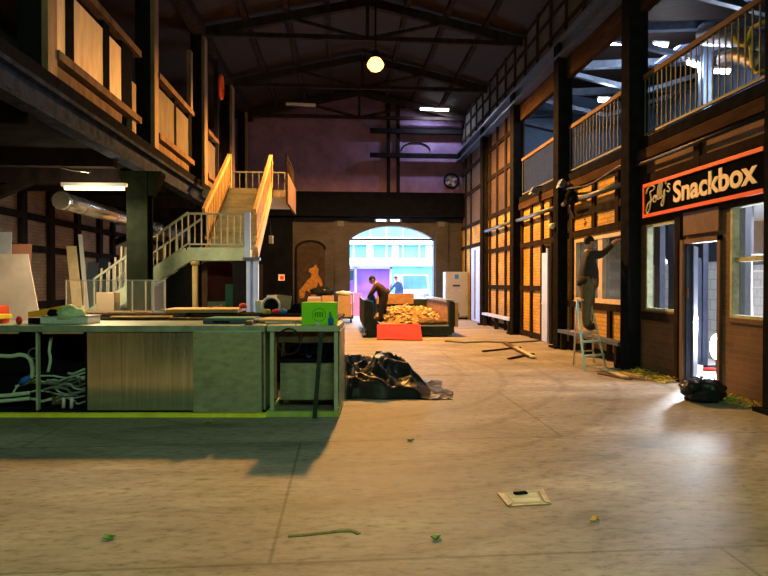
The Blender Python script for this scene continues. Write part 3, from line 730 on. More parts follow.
# left wall below
struct('wall_left', MB().box(XW - .3, XW, -7, YF, 0, 9.0), 'brickL')
tw = MB()
for px in (23, 51, 78, 100, 113):
    y = YX(px, XW + .05); tw.box(XW, XW + .1, y - .12, y + .12, 0, 3.82)
for z in (1.0, 2.35, 3.1): tw.box(XW, XW + .09, -6, YF, z - .08, z + .08)
y = YX(80, XW); tw.beam((XW + .06, y, 1.0), (XW + .06, y + 1.6, 2.3), .1, .12); tw.beam((XW + .06, YX(105, XW), 1.0), (XW + .06, YX(105, XW) + 2.5, 2.6), .1, .14)
trim(tw, 'timber', 'dark timber framing on the left wall')
# duct
D0 = P(61, 200, Y=11.4); DR = .17
du = thing('ventilation_duct', 'long shiny metal duct hanging under the left gallery', 'duct', D0)
MB().tube([D0, (D0.x, 19.5, D0.z)], DR, 20).build('duct_pipe', 'galv', du)
MB().lathe([(DR, 0), (DR + .02, .01), (DR + .02, .09), (DR, .1)], D0, 20, 'Y').build('collar', 'galv', du)
for y in (12.2, 13.8, 15.4, 17): MB().tube([(D0.x, y, D0.z), (D0.x, y + .04, D0.z)], DR + .01, 20).build('seam', 'galv', du)
for y in (12.2, 15.4): MB().tube([(D0.x, y, D0.z + DR), (D0.x, y, 3.82)], .01, 6).build('hanger', 'steel', du)
a, b = P(65, 188, Y=10.15), P(124, 188.5, Y=10.15)
fluor('warm glowing tube light under the left gallery', a, b, 'tubewarm', 170, (1, .8, .45), r=.035)
light('POINT', 'tube_glow', (a + b) / 2 - Vector((0, .1, .3)), 70, (1, .8, .45), .3)
pts = [P(x, y, Y=9.5) for x, y in ((60, 167), (72, 170), (83, 171), (90, 172))]
tag(MB().tube(pts, .02, 6).build('conduit', 'galv'), 'short bright pipe under the left gallery above the tube light', 'pipe')
# ------------------------------------------------------------------ stairs
st = thing('staircase', 'wooden staircase with yellow lit sides rising to the left gallery', 'staircase', (-2.6, 12, 0))
LX0, LX1, LZ = -3.2, -2.0, 2.26
MB().box(LX0, LX1, 12.0, 13.15, LZ - .24, LZ).build('landing', 'step', st)
MB().box(LX0 - .02, LX1 + .02, 11.96, 12.0, LZ - .26, LZ + .01).build('landing_fascia', 'grnmetal', st)
NSTEP = 11; run = 2.4; rise = (4.04 - LZ) / NSTEP
for k in range(NSTEP):
    y = 12.95 + run * k / NSTEP; z = LZ + rise * (k + 1)
    m = MB(); m.box(-2.98, -1.98, y - .03, y + run / NSTEP + .02, z - .045, z); m.box(-2.98, -1.98, y, y + .02, z - rise, z - .04)
    m.build('step', 'step', st)
for x in (-3.02, -1.92):
    lab = 'right' if x > -2.5 else 'left'
    MB().beam((x, 12.85, LZ - .05), (x, 15.4, 4.0), .06, .3).build('stringer', 'pine', st)
    hr_ = MB().beam((x, 12.55, LZ + .85), (x, 15.35, 4.93), .07, .12).build('side_railing', 'pine', st)
    MB().beam((x, 12.75, LZ + .26), (x, 15.36, 4.22), .05, .06).build('lower_rail', 'pine', hr_)
    for k in range(15):
        t_ = (k + .5) / 15; y = 12.75 + (15.35 - 12.75) * t_
        z0 = LZ + .26 + (4.22 - LZ - .26) * t_; z1 = LZ + .95 + (4.93 - LZ - .95) * t_
        MB().box(x - .012, x + .012, y - .035, y + .035, z0, z1).build('baluster', 'pine', hr_)
for x, y in ((-3.02, 15.38), (-1.92, 15.38)): MB().box(x - .05, x + .05, y - .05, y + .05, 4.05, 5.0).build('newel', 'pine', st)
MB().box(-3.75, -1.5, 15.4, 18.0, 3.86, 4.05).build('upper_platform', 'step', st)
MB().box(-1.52, -1.46, 15.4, 18.0, 3.7, 4.5).build('platform_fascia', 'oldwood', st)
# lower flight down to the left
fl0, fl1 = Vector((LX0, 11.98, LZ - .12)), Vector((-6.3, 11.98, -.02))
MB().beam(fl0, fl1 + Vector((0, 0, .12)), .05, .3).build('lower_stringer', 'grnmetal', st)
MB().beam(fl0 + Vector((0, 1.1, 0)), fl1 + Vector((0, 1.1, .12)), .05, .3).build('lower_stringer', 'grnmetal', st)
for k in range(12):
    x = LX0 - 3.05 * (k + .5) / 12; z = LZ - LZ * (k + 1) / 13
    MB().box(x - .15, x + .15, 12.01, 13.05, z - .04, z).build('lower_step', 'step', st)
M['stairrail'] = mk('grey green railing paint', (.34, .35, .28), .6, .1, .15, 6, .05)
part_railing(st, 'landing_railing', (LX0, 11.98, LZ), (LX1, 11.98, LZ), .72, .13, 'stairrail')
part_railing(st, 'lower_railing', (LX0, 11.98, LZ + .02), (-5.1, 11.98, .89), .72, .15, 'stairrail', .05, .025)
part_railing(st, 'lower_railing', (LX0, 13.1, LZ + .02), (-5.1, 13.1, .89), .72, .3, 'stairrail', .05, .025)
part_railing(st, 'platform_railing', (-3.4, 17.9, 4.05), (-1.6, 17.9, 4.05), .95, .2, 'railpaint', .04, .02)
part_railing(st, 'platform_side_railing', (-1.52, 15.5, 4.05), (-1.52, 17.9, 4.05), .95, .14, 'timber', .06, .03)
# enclosure under the landing
en = thing('stair_cupboard', 'black boarded cupboard under the stair landing with open front', 'cupboard', (-3, 12.1, 0))
MB().prism([(LX0 + .02, 0), (LX0 + .02, LZ - .3), (-5.9, 0)], 'Y', 12.03, 12.07).build('side_panel', 'blackboard', en)
MB().box(LX0 + .02, -2.95, 12.03, 12.07, 0, LZ - .27).build('side_panel', 'blackboard', en)
MB().box(-2.3, LX1 - .0, 12.03, 12.07, 0, LZ - .27).build('side_panel', 'blackboard', en)
MB().box(LX1 - .04, LX1, 12.07, 14.4, 0, LZ - .27).build('end_panel', 'blackboard', en)
MB().box(-3.1, -2.05, 13.2, 13.25, 1.1, LZ - .27).build('back_panel', 'darkred', en)
MB().box(-3.1, -2.05, 13.2, 13.25, 0, 1.1).build('lower_back_panel', 'grnmetal', en)
tag(MB().box(-2.62, -2.38, 12.85, 12.92, 0, 1.5).build('teal_board', 'teal'), 'teal board standing inside the stair cupboard', 'board')
yp = thing('yellow_post', 'yellowed timber post under the left end of the stair landing', 'post', (-3.03, 11.85, 0))
MB().tube([(-3.03, 11.85, 0), (-3.03, 11.85, LZ - .3)], .06, 12).build('shaft', 'pine', yp)
MB().tube([(-3.03, 11.85, LZ - .36), (-3.03, 11.85, LZ - .27)], .09, 12).build('cap', 'pine', yp)
bp_ = thing('landing_post', 'steel post with blue daylight in its colour holding the right corner of the stair landing', 'post', (-1.9, 12.0, 0))  # blue daylight from the gateway is put into this post's colour
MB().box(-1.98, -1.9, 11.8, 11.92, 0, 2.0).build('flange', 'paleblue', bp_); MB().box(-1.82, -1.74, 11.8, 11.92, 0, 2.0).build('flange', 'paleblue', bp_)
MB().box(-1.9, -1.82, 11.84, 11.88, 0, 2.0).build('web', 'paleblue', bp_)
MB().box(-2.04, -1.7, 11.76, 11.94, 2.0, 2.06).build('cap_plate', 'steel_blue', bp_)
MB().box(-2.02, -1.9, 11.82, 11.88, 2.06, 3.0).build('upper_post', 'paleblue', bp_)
pd = thing('pendant_switch', 'small control box dangling on a cable right of the stairs', 'switch', (-1.6, 16.0, 2.6))
MB().tube([P(270, 218, Y=16), P(271, 236, Y=16)], .012, 6).build('cable', 'blackcable', pd)
c = P(271, 240, Y=16); MB().box(c.x - .06, c.x + .06, c.y - .04, c.y + .04, c.z - .1, c.z + .12).build('box', 'greyplastic', pd, .01)
# dark timber lobby left of the mural, mural niche
struct('wall_lobby', MB().box(XL, -2.1, YF - .35, YF, 0, 4.3), 'nightblue')
mu = thing('mural_panel', 'dark arched mural with an ochre rearing animal on the far wall', 'mural', (-1.3, YF, .2))
ax0, ax1 = -1.95, -.72
poly = [(ax0, .2), (ax1, .2), (ax1, 2.95)] + [((ax0 + ax1) / 2 + (ax1 - ax0) / 2 * math.cos(a), 2.95 + .35 * math.sin(a)) for a in [PI * k / 10 for k in range(1, 10)]] + [(ax0, 2.95)]
MB().prism(poly, 'Y', YF - .09, YF - .01).build('ground', 'muralbg', mu)
fr_ = MB().tube([(x, YF - .1, z) for x, z in poly[2:] + [poly[0]]], .05, 6)
fr_.build('edge', 'blackboard', mu)
beast = [(-1.80, .95), (-1.62, .95), (-1.55, 1.3), (-1.35, 1.2), (-1.3, .95), (-1.12, .95), (-1.1, 1.4), (-1.0, 1.65), (-.92, 1.45), (-.83, 1.5), (-.88, 1.75), (-1.02, 1.95), (-1.0, 2.2), (-1.12, 2.4), (-1.22, 2.28), (-1.38, 2.22), (-1.42, 2.1), (-1.3, 2.02), (-1.32, 1.85), (-1.5, 1.7), (-1.68, 1.45), (-1.82, 1.3)]
MB().prism([(x, z - .1) for x, z in beast], 'Y', YF - .1, YF - .085).build('painted_animal', 'mural', mu)
MB().prism([(-.98, .7), (-.76, .7), (-.76, 1.35), (-.86, 1.1)], 'Y', YF - .1, YF - .085).build('painted_figure', 'mural', mu)
s_ = thing('wall_sign', 'small white and red safety sign on the dark lobby wall', 'sign', (-2.6, YF - .36, 1.7))
c = P(281.5, 277.5, Y=YF - .37)
MB().box(c.x - .13, c.x + .13, c.y - .01, c.y, c.z - .13, c.z + .13).build('plate', 'white', s_)
MB().box(c.x - .06, c.x + .1, c.y - .016, c.y - .01, c.z - .09, c.z + .07).build('symbol', 'red', s_)
for x, w, lab in ((381, .3, 'small cold light strip over the arch crown, left one'), (395, .28, 'small cold light strip over the arch crown, right one')):
    c = P(x, 220.5, Y=YF - .06)
    e = thing('arch_light', lab, 'light', c)
    MB().box(c.x - w, c.x + w, c.y - .06, c.y + .05, c.z - .06, c.z + .06).build('housing', 'greyplastic', e)
    MB().box(c.x - w * .7, c.x + w * .7, c.y - .075, c.y - .06, c.z - .035, c.z + .035).build('diffuser', 'ledcold', e)
# gable tube lights
a, b = P(421, 109, Y=23.2), P(448, 110, Y=23.2)
fluor('bright cold tube light on the purple gable, right', a, b, 'tubecold', 85, (.75, .8, 1), r=.05)
a, b = P(286, 103.5, Y=22.5), P(316, 105, Y=22.5)
t = thing('ceiling_light', 'unlit tube fitting high on the far left under the roof', 'light', (a + b) / 2)
MB().beam(a, b, .1, .08).build('housing', 'white', t); MB().tube([a - Vector((0, 0, .06)), b - Vector((0, 0, .06))], .02, 6).build('tube', 'white', t)
# cabinet by the far wall
cb = thing('white_cabinet', 'tall cream metal cabinet against the far right corner', 'cabinet', (4.75, 23.1, 0))
cx0, cx1 = P(445.5, 300, Y=22.9).x, P(468.5, 300, Y=22.9).x
MB().box(cx0, cx1, 22.9, 23.5, .08, 1.97).build('body', 'cream', cb, .02)
MB().box(cx0 + .04, cx1 - .04, 22.95, 23.45, 0, .08).build('plinth', 'black', cb)
cdr = MB().box(cx0 + .03, cx1 - .03, 22.87, 22.9, .14, 1.92).build('door', 'cream', cb, .008)
MB().box(cx1 - .12, cx1 - .08, 22.84, 22.87, .95, 1.15).build('handle', 'alu', cdr)
MB().box(cx0 + .38, cx0 + .54, 22.86, 22.87, 1.68, 1.86).build('sticker', 'blueplastic', cdr)
MB().box(cx0 + .3, cx0 + .6, 22.86, 22.87, 1.36, 1.44).build('label_plate', 'darkblue', cdr)
for dx in (.25, .6): MB().box(cx0 + dx, cx0 + dx + .05, 22.86, 22.87, 1.18, 1.24).build('vent', 'greyplastic', cdr)
# ------------------------------------------------------------------ hall lamp
LAMP = P(375.5, 66, Y=15.8)
lm = thing('hall_lamp', 'glowing orange lamp hanging from the roof ridge', 'lamp', LAMP)
MB().tube([LAMP + Vector((0, 0, .28)), Vector((LAMP.x, LAMP.y, 9.4))], .025, 8).build('rod', 'steel', lm)
MB().lathe([(.04, .46), (.09, .42), (.11, .25), (.16, .2)], LAMP, 16).build('gear_housing', 'steel', lm)
MB().lathe([(.001, -.15), (.14, -.12), (.22, -.03), (.24, .04), (.2, .12), (.14, .2)], LAMP, 20).build('globe', 'sodium', lm)
light('SPOT', 'hall_lamp_light', LAMP - Vector((0, 0, .3)), 7800, (1, .45, .10), .18, target=LAMP - Vector((0, 0, 5)), spot=math.radians(168))
# unseen tube fittings, added for the green fill from the camera side
for i, x in enumerate((-2.6, .6, 3.6)):
    a, b = Vector((x - .75, -1.6, 5.6)), Vector((x + .75, -1.6, 5.6))
    t = thing('ceiling_light', 'unseen greenish fill tube light over the near end of the hall', 'light', (a + b) / 2, 0, 'unseen fill tube lights over the near end of the hall')
    MB().tube([a, b], .03, 8).build('tube', 'tubegreen', t); MB().beam(a + Vector((0, 0, .07)), b + Vector((0, 0, .07)), .14, .07).build('housing', 'white', t)
    for e_ in (a, b): MB().tube([e_ + Vector((0, 0, .1)), Vector((e_.x, e_.y, 9.0 if abs(e_.x) < 3.5 else 8.6))], .008, 5).build('hanger', 'steel', t)
    light('AREA', 'near_fill_light', (x, -1.55, 5.5), 92, (.62, 1, .56), 1.5, (math.radians(48), 0, 0), .2)
# ------------------------------------------------------------------ people
def dist_seg(p, a, b):
    d = b - a; t = max(0, min(1, (p - a).dot(d) / max(d.length_squared, 1e-9))); return (p - a - d * t).length
def person(name, label, J, mats, face, scale=1.0, bulk=1.0, cap='hair', look=None, hands=True):
    """J: joint -> point; face: horizontal facing direction; mats: skin, top, trousers, boots"""
    root = thing(name, label, 'person', (J['pelvis'].x, J['pelvis'].y, min(J['foot_l'].z, J['foot_r'].z)))
    s = scale
    R = dict(pelvis=.135, waist=.125, chest=.15, neck0=.085, neck=.055, shoulder_l=.07, shoulder_r=.07, elbow_l=.047, elbow_r=.047, wrist_l=.033, wrist_r=.033,
             hip_l=.1, hip_r=.1, knee_l=.066, knee_r=.066, ankle_l=.05, ankle_r=.05, foot_l=.045, foot_r=.045)
    E = [('pelvis', 'waist', 1), ('waist', 'chest', 1), ('chest', 'neck0', 1), ('neck0', 'neck', 0)]
    for k in 'lr':
        E += [('chest', 'shoulder_' + k, 1), ('shoulder_' + k, 'elbow_' + k, 1), ('elbow_' + k, 'wrist_' + k, 1),
              ('pelvis', 'hip_' + k, 2), ('hip_' + k, 'knee_' + k, 2), ('knee_' + k, 'ankle_' + k, 2), ('ankle_' + k, 'foot_' + k, 3)]
    names = list(R); bm = bmesh.new()
    vs = {n: bm.verts.new(J[n]) for n in names}
    for a, b, _ in E: bm.edges.new((vs[a], vs[b]))
    me = bpy.data.meshes.new('sk'); bm.to_mesh(me); bm.free()
    o = bpy.data.objects.new('sk', me); COL.objects.link(o)
    md = o.modifiers.new('s', 'SKIN'); md.use_smooth_shade = True
    for i, n in enumerate(names):
        sv = me.skin_vertices[0].data[i]; r = R[n] * s * (bulk if n[:4] not in ('wris', 'neck') else 1)
        sv.radius = (r, r); sv.use_root = (n == 'pelvis')
    o.modifiers.new('u', 'SUBSURF').levels = 2
    bpy.context.view_layer.update()
    me2 = bpy.data.meshes.new_from_object(o.evaluated_get(bpy.context.evaluated_depsgraph_get()))
    bpy.data.objects.remove(o)
    segs = [(J[a], J[b], m) for a, b, m in E]
    mb = MB(); mb.bm.from_mesh(me2); bm = mb.bm
    for f in bm.faces:
        c = f.calc_center_median(); f.smooth = True
        f.material_index = min(segs, key=lambda q: dist_seg(c, q[0], q[1]))[2]
    n0 = len(bm.faces)
    # head with a face
    H = J['head']; fd = face.normalized(); up = (H - J['neck']).normalized() if look is None else look
    fd = (fd - up * fd.dot(up)).normalized(); sd = up.cross(fd)
    HM = Matrix((sd, fd, up)).transposed()
    hb = MB()
    hb.blob((0, 0, 0), (.076 * s, .095 * s, .115 * s), 18, 12)
    hb.blob((0, .06 * s, -.065 * s), (.045 * s, .04 * s, .045 * s), 12, 8)               # jaw
    hb.blob((0, .1 * s, -.015 * s), (.013 * s, .02 * s, .024 * s), 8, 6)                  # nose
    for x in (-1, 1): hb.blob((x * .078 * s, -.005 * s, -.01 * s), (.012 * s, .025 * s, .034 * s), 8, 6)   # ears
    hb.tube([(-.022 * s, .096 * s, -.062 * s), (0, .101 * s, -.064 * s), (.022 * s, .096 * s, -.062 * s)], .006 * s, 6)
    eyes = [MB().blob((x * .03 * s, .083 * s, .012 * s), .012 * s, 8, 6) for x in (-1, 1)]
    def add(src, mi):
        src.bm.transform(Matrix.Translation(H) @ HM.to_4x4())
        t_ = bpy.data.meshes.new('t'); src.bm.to_mesh(t_); src.bm.free(); k = len(bm.faces); bm.from_mesh(t_); bpy.data.meshes.remove(t_)
        bm.faces.ensure_lookup_table()
        for f in bm.faces[k:]: f.material_index = mi; f.smooth = True
    add(hb, 0)
    for e_ in eyes: add(e_, 3)
    # hands: palm, four unequal bent fingers and a thumb
    for k in 'lr':
        w = J['wrist_' + k]; d = (w - J['elbow_' + k]).normalized(); tgt = J.get('hand_' + k)
        if tgt is not None: d = (tgt - w).normalized()
        side = d.cross(Vector((0, 0, 1))); side = side.normalized() if side.length > .1 else Vector((0, 1, 0))
        nrm = side.cross(d)
        h = MB(); h.tube([w - d * .02, w + d * .03 * s, w + d * .085 * s], [.026 * s, .036 * s, .034 * s], 8)
        for i, L in enumerate((.07, .08, .075, .06)):
            b0 = w + d * .075 * s + side * ((i - 1.5) * .019 * s)
            h.tube([b0, b0 + d * L * .5 * s - nrm * .008, b0 + d * L * .75 * s - nrm * .03 * s, b0 + d * L * .72 * s - nrm * .055 * s], [.0095 * s, .0088 * s, .008 * s, .006 * s], 6)
        sg_ = -1 if k == 'r' else 1
        b0 = w + d * .03 * s + side * (.03 * sg_ * s)
        h.tube([b0, b0 + d * .03 * s + side * .025 * sg_ * s, b0 + d * .055 * s + side * .025 * sg_ * s - nrm * .02 * s], [.012 * s, .01 * s, .008 * s], 6)
        t_ = bpy.data.meshes.new('t'); h.bm.to_mesh(t_); h.bm.free(); kk = len(bm.faces); bm.from_mesh(t_); bpy.data.meshes.remove(t_)
        bm.faces.ensure_lookup_table()
        for f in bm.faces[kk:]: f.material_index = 0; f.smooth = True
    bm.transform(ROOTM[root.name].inverted())
    me3 = bpy.data.meshes.new('body'); bm.to_mesh(me3); bm.free()
    for m in mats: me3.materials.append(M[m])
    b = bpy.data.objects.new('body', me3); COL.objects.link(b); b.parent = root; ROOTM[b.name] = ROOTM[root.name]
    # hair or cap
    c = MB()
    c.blob((0, -.012 * s, .022 * s), (.086 * s, .1 * s, .108 * s), 18, 12)
    for v in list(c.bm.verts):
        if v.co.z < .015 * s and v.co.y > .0: v.co.z = .03 * s; v.co.y *= .93
        elif v.co.z < -.05 * s: v.co.z = -.05 * s
    if cap != 'hair': c.prism([(-.06 * s, .07 * s), (.06 * s, .07 * s), (.04 * s, .16 * s), (-.04 * s, .16 * s)], 'Z', .035 * s, .045 * s)
    c.bm.transform(Matrix.Translation(H) @ HM.to_4x4())
    c.build('hair' if cap == 'hair' else 'cap', cap, root)
    # jacket hem and collar
    a_, b_ = J['pelvis'], J['waist']
    MB().tube([a_.lerp(b_, -.15), a_.lerp(b_, .25), a_.lerp(b_, .8)], [.125 * s * bulk, .13 * s * bulk, .125 * s * bulk], 14).build('jacket_hem', mats[1], root)
    return root
# worker on the stepladder
LD = Vector((4.5, 10.05, 0)); SZ = .72
def wp(px, py, dy=0.0, X=None): return P(px - 3.5, py, Y=10.05 + dy)
J = dict(pelvis=wp(591, 285), waist=wp(592, 275), chest=wp(592, 262), neck0=wp(592, 252), neck=wp(592.5, 248), head=wp(593, 242.5),
         shoulder_l=wp(594, 254, .19), shoulder_r=wp(593.5, 254.5, -.19), elbow_l=wp(606, 254.5, .14), elbow_r=wp(605, 255, -.12),
         wrist_l=wp(618, 243, .1), wrist_r=wp(616, 244, -.02), hip_l=wp(591, 287, .09), hip_r=wp(591, 287, -.09),
         knee_l=wp(593, 307, .1), knee_r=wp(590, 307, -.1), ankle_l=wp(592, 325, .1), ankle_r=wp(589, 325.5, -.1))
for k in 'lr': J['foot_' + k] = J['ankle_' + k] + Vector((.17, 0, -.045))
person('person', 'person in dark jacket and khaki trousers on a stepladder reaching to the window top', J, ['skin', 'blackjacket', 'khaki', 'boot'], Vector((1, .1, .12)), 1.0, 1.5)
FZ = min(J['foot_l'].z, J['foot_r'].z) - .045
sl = thing('stepladder', 'aluminium stepladder with a worker on it by the window pair', 'ladder', (4.5, 10, 0))
top = FZ - .01
fa = [P(584.5, 371, Z=0), P(606, 368.5, Z=0)]; ra = [P(573.5, 364.5, Z=0), P(594, 362.5, Z=0)]
ta = [P(583.5, 300, Y=9.95), P(597, 300, Y=9.95)]
M['greenalu'] = mk('greenish aluminium', (.45, .6, .52), .4, .4, .1, 5, .02)
tops = [Vector((4.28, 9.92, 1.22)), Vector((4.52, 9.92, 1.22))]
for f_, t_ in zip(fa, tops): MB().beam(f_, t_, .035, .022).build('front_stile', 'greenalu', sl)
for f_, t_ in zip(ra, tops): MB().beam(f_, t_, .03, .02).build('rear_stile', 'alu', sl)
for z in (.24, .48):
    k = z / 1.2
    MB().beam(fa[0].lerp(tops[0], k), fa[1].lerp(tops[1], k), .09, .03).build('step', 'greenalu', sl)
c = (J['foot_l'] + J['foot_r']) / 2
MB().box(4.29, 4.62, c.y - .2, c.y + .2, top - .03, top).build('platform', 'alu', sl)
for z in (.24, .5):
    k = z / 1.2
    MB().beam(ra[0].lerp(tops[0], k), ra[1].lerp(tops[1], k), .04, .025).build('rear_bar', 'alu', sl)
MB().beam(tops[0], tops[1], .05, .03).build('top_hoop', 'alu', sl)
# ------------------------------------------------------------------ skip with wood waste
SK0, SK1 = 15.6, 19.6
sx0, sx1 = P(364, 300, Y=SK0).x, P(456, 300, Y=SK0).x
sk = thing('open_skip', 'low dark open skip with its front flap down, loaded with wood waste', 'skip', ((sx0 + sx1) / 2, 17.6, 0))
def side(x0, x1, nm, mat):
    MB().box(x0, x1, SK0 + .05, SK1, .32, 1.03).build(nm, mat, sk)
side(sx0, sx0 + .08, 'left_wall', 'skip')
MB().box(sx1 - .22, sx1 - .12, SK0 + .1, SK1, .32, .98).build('right_wall', 'skipwood', sk)
MB().box(sx1 - .26, sx1 - .08, SK0 + .1, SK1, .98, 1.05).build('right_rail', 'skipfloor', sk)
MB().box(sx0 + .6, sx1 - .7, SK1 - .08, SK1, .78, 1.14).build('rear_board', 'skipwood', sk)
MB().box(sx0, sx1 - .12, SK1, SK1 + .08, .32, .95).build('rear_wall', 'skip', sk)
MB().box(sx0, sx1 - .1, SK0, SK1, .24, .33).build('deck', 'skipfloor', sk)
# slanting end plate on the left, hinge posts
MB().prism([(sx0, 1.05), (sx0 + .24, 1.0), (sx0 + .27, .55), (sx0 + .62, .2), (sx0 + .62, .03), (sx0 + .16, .03), (sx0, .3)], 'Y', SK0 - .06, SK0 + .06).build('end_plate', 'skip', sk)
MB().box(sx0 + .6, sx1 - .12, SK0 - .05, SK0 + .02, .06, .3).build('front_beam', 'skip', sk)
hp = MB(); hp.box(sx1 - .2, sx1 - .06, SK0 - .06, SK0 + .1, .12, 1.0); hp.box(sx1 - .06, sx1 + .03, SK0 - .02, SK0 + .08, .3, .95); hp.build('hinge_post', 'skip', sk)
MB().box(sx1 - .03, sx1 + .06, SK0 - .04, SK0 + .1, .28, .95).build('latch_bar', 'pine', sk)
MB().box(sx1 + .02, sx1 + .16, SK0 + .3, SK0 + .4, .55, .66).build('latch_pin', 'black', sk)
for x in (sx0 + .5, sx1 - .6): MB().box(x - .08, x + .08, SK0 + .2, SK1, .06, .24).build('skid', 'black', sk)
for x, z in ((sx0 + .03, .1), (sx1 - .25, .13)): MB().lathe([(.001, -.05), (.1, -.05), (.1, .05), (.001, .05)], (x, SK0 + .15, .1), 14, 'X').build('roller', 'alu', sk)
RB = [P(377, 325.5, Y=15.5), P(420, 325.5, Y=15.5), P(422.5, 340.5, Z=.01), P(377, 339.5, Z=.01)]
for p_ in RB[:2]: p_.z = .36
m = MB(); n_ = Vector((0, -.3, .9)).normalized() * .02
vs_ = [p_ for p_ in RB] + [p_ + n_ for p_ in RB]
m._faces(vs_, [(0, 1, 2, 3), (7, 6, 5, 4), (0, 4, 5, 1), (1, 5, 6, 2), (2, 6, 7, 3), (3, 7, 4, 0)])
tag(m.build('red_board', 'redboard'), 'flat red board sloping from the skip front to the floor', 'board')
# rubble bed and offcuts
def heap(x, y):
    u = (x - (sx0 + 1.5)) / 1.02; v = (y - 17.8) / 1.8
    r = u * u + v * v
    return max(0, .40 * (1 - r) ** .6) if r < 1 else 0
hb = MB(); NX, NY = 36, 36; g = {}
for i in range(NX + 1):
    for j in range(NY + 1):
        x = sx0 + .1 + (2.4) * i / NX; y = SK0 + .35 + 3.75 * j / NY
        g[i, j] = hb.bm.verts.new((x, y, .325 + heap(x, y) * (1 + .25 * noise.noise(Vector((x * 4, y * 4, 0)))) + .012 * noise.noise(Vector((x * 9, y * 9, 2)))))
for i in range(NX):
    for j in range(NY): hb.bm.faces.new((g[i, j], g[i + 1, j], g[i + 1, j + 1], g[i, j + 1]))
o = hb.build('wood_rubble', 'debris'); tag(o, 'bed of dusty wood rubble heaped inside the skip', 'rubble', kind='stuff')
protos = []
for k in range(6):
    L = random.uniform(.18, .42); w = random.uniform(.05, .11); h = random.uniform(.02, .05)
    m = MB(); m.prism([(-w / 2, -h / 2), (w / 2, -h / 2), (w / 2 * .8, h / 2), (-w / 2, h / 2)], 'Y', -L / 2, L / 2)
    for v in m.bm.verts: v.co.y += random.uniform(-.03, .03)
    protos.append(m.build('wood_offcut', 'offcut'))
OG = 'wood offcuts heaped in the skip'
n_off = 0
while n_off < 210:
    x = sx0 + .15 + random.random() * 2.25; y = SK0 + .4 + random.random() * 3.4
    hz = heap(x, y)
    if hz < .04: continue
    src = protos[n_off % 6]
    o = src if n_off < 6 else src.copy()
    if n_off >= 6: COL.objects.link(o)
    o.location = (x, y, .35 + hz + random.uniform(-.01, .04))
    o.rotation_euler = (random.uniform(-.5, .5), random.uniform(-.5, .5), random.uniform(0, PI))
    tag(o, 'splintered ochre wood offcut lying in the heap inside the skip', 'wood offcut', OG); n_off += 1
# dark scrap at the right front of the skip
scp = [P(x, y, Y=15.9) for x, y in ((424, 321), (432, 320), (440, 319.5), (447, 318))]
for i, p_ in enumerate(scp):
    o = MB().blob((p_.x, p_.y, .40), (.17, .16, .085), 12, 8, .5, 3, i + 2).build('scrap_bundle', 'doorwood')
    tag(o, ['leftmost brown scrap clump on the skip lip', 'second brown scrap clump on the skip lip from the left', 'third brown scrap clump on the skip lip from the left', 'brown scrap clump against the right hinge post of the skip'][i], 'scrap')
# man in the skip, bent over towards its left wall
YP = 17.0
def sp(px, py, dy=0.0): return P(px, py, Y=YP + dy)
J = dict(pelvis=sp(384.5, 294.5), waist=sp(382.2, 290), chest=sp(378.6, 286.3), neck0=sp(375.6, 283.6), neck=sp(374.2, 282.4), head=sp(372.3, 279.9),
         shoulder_l=sp(376.2, 286.5, -.18), shoulder_r=sp(376.8, 285.6, .18), elbow_l=sp(371, 293.5, -.16), elbow_r=sp(372, 293, .2),
         wrist_l=sp(367.6, 298.6, -.1), wrist_r=sp(368.2, 299.4, .18), hip_l=sp(384, 297, -.1), hip_r=sp(384, 297, .1),
         knee_l=sp(381, 307.5, -.12), knee_r=sp(383.5, 307.5, .14), ankle_l=sp(380.5, 318, -.12), ankle_r=sp(385.5, 318, .14))
for k in 'lr': J['foot_' + k] = J['ankle_' + k] + Vector((-.17, 0, -.05))
person('person', 'person in brown jacket bending over inside the skip', J, ['skin', 'brownjacket', 'darktrouser', 'boot'], Vector((-.8, -.1, -.5)), 1.0, 1.45, look=Vector((-.45, 0, .9)).normalized())
tb = P(370, 299, Y=17.2)
o = MB().blob((tb.x + .04, tb.y, .85), (.16, .16, .3), 14, 10, .35, 3, 5).build('blue_sack', 'blueplastic'); tag(o, 'dark blue sack between the bending person and the skip wall', 'sack')
# ------------------------------------------------------------------ outside the gateway
struct('ground_outside', MB().box(-25, 30, YF, 75, -.3, -.005), 'concrete')
fc = sroot('building_outside', (0, 46, 0)); FY = 46
MB().box(-20, 26, FY, FY + 8, 0, 2.86).build('ground_storey', 'facglass', fc)
MB().box(-20, 26, FY, FY + 8, 3.5, 4.6).build('window_band', 'facglass', fc)
MB().box(-20, 26, FY, FY + 8, 5.2, 9.5).build('upper_band', 'facglass', fc)
for z0, z1 in ((2.86, 3.5), (4.6, 5.2), (9.5, 10.2)): MB().box(-20, 26, FY - .5, FY + 8, z0, z1).build('balcony_band', 'facade', fc)
mm = MB()
for k in range(30): mm.box(-18 + k * 1.35, -17.88 + k * 1.35, FY - .12, FY, 3.5, 9.5)
mm.build('mullions', 'facade', fc)
for x in (2.0, 4.1, 6.9): MB().box(x, x + .55, FY - .15, FY - .02, 3.55, 4.55).build('open_window', 'facade', fc)
vc = thing('violet_container', 'large violet container with white edges outside the gateway', 'container', (1.3, 31, 0))
vx0, vx1 = P(346, 290, Y=29.5).x, P(392, 290, Y=29.5).x
MB().box(vx0, vx1, 29.6, 32, .0, 2.3).build('body', 'violet', vc)
for x in (vx0, vx0 + .45, vx1 - .12): MB().box(x, x + .12, 29.5, 29.6, .15, 2.35).build('edge_post', 'white', vc)
MB().box(vx0, vx1, 29.5, 29.62, 2.25, 2.42).build('top_edge', 'white', vc); MB().box(vx0, vx1, 29.5, 29.6, .05, .2).build('bottom_edge', 'white', vc)
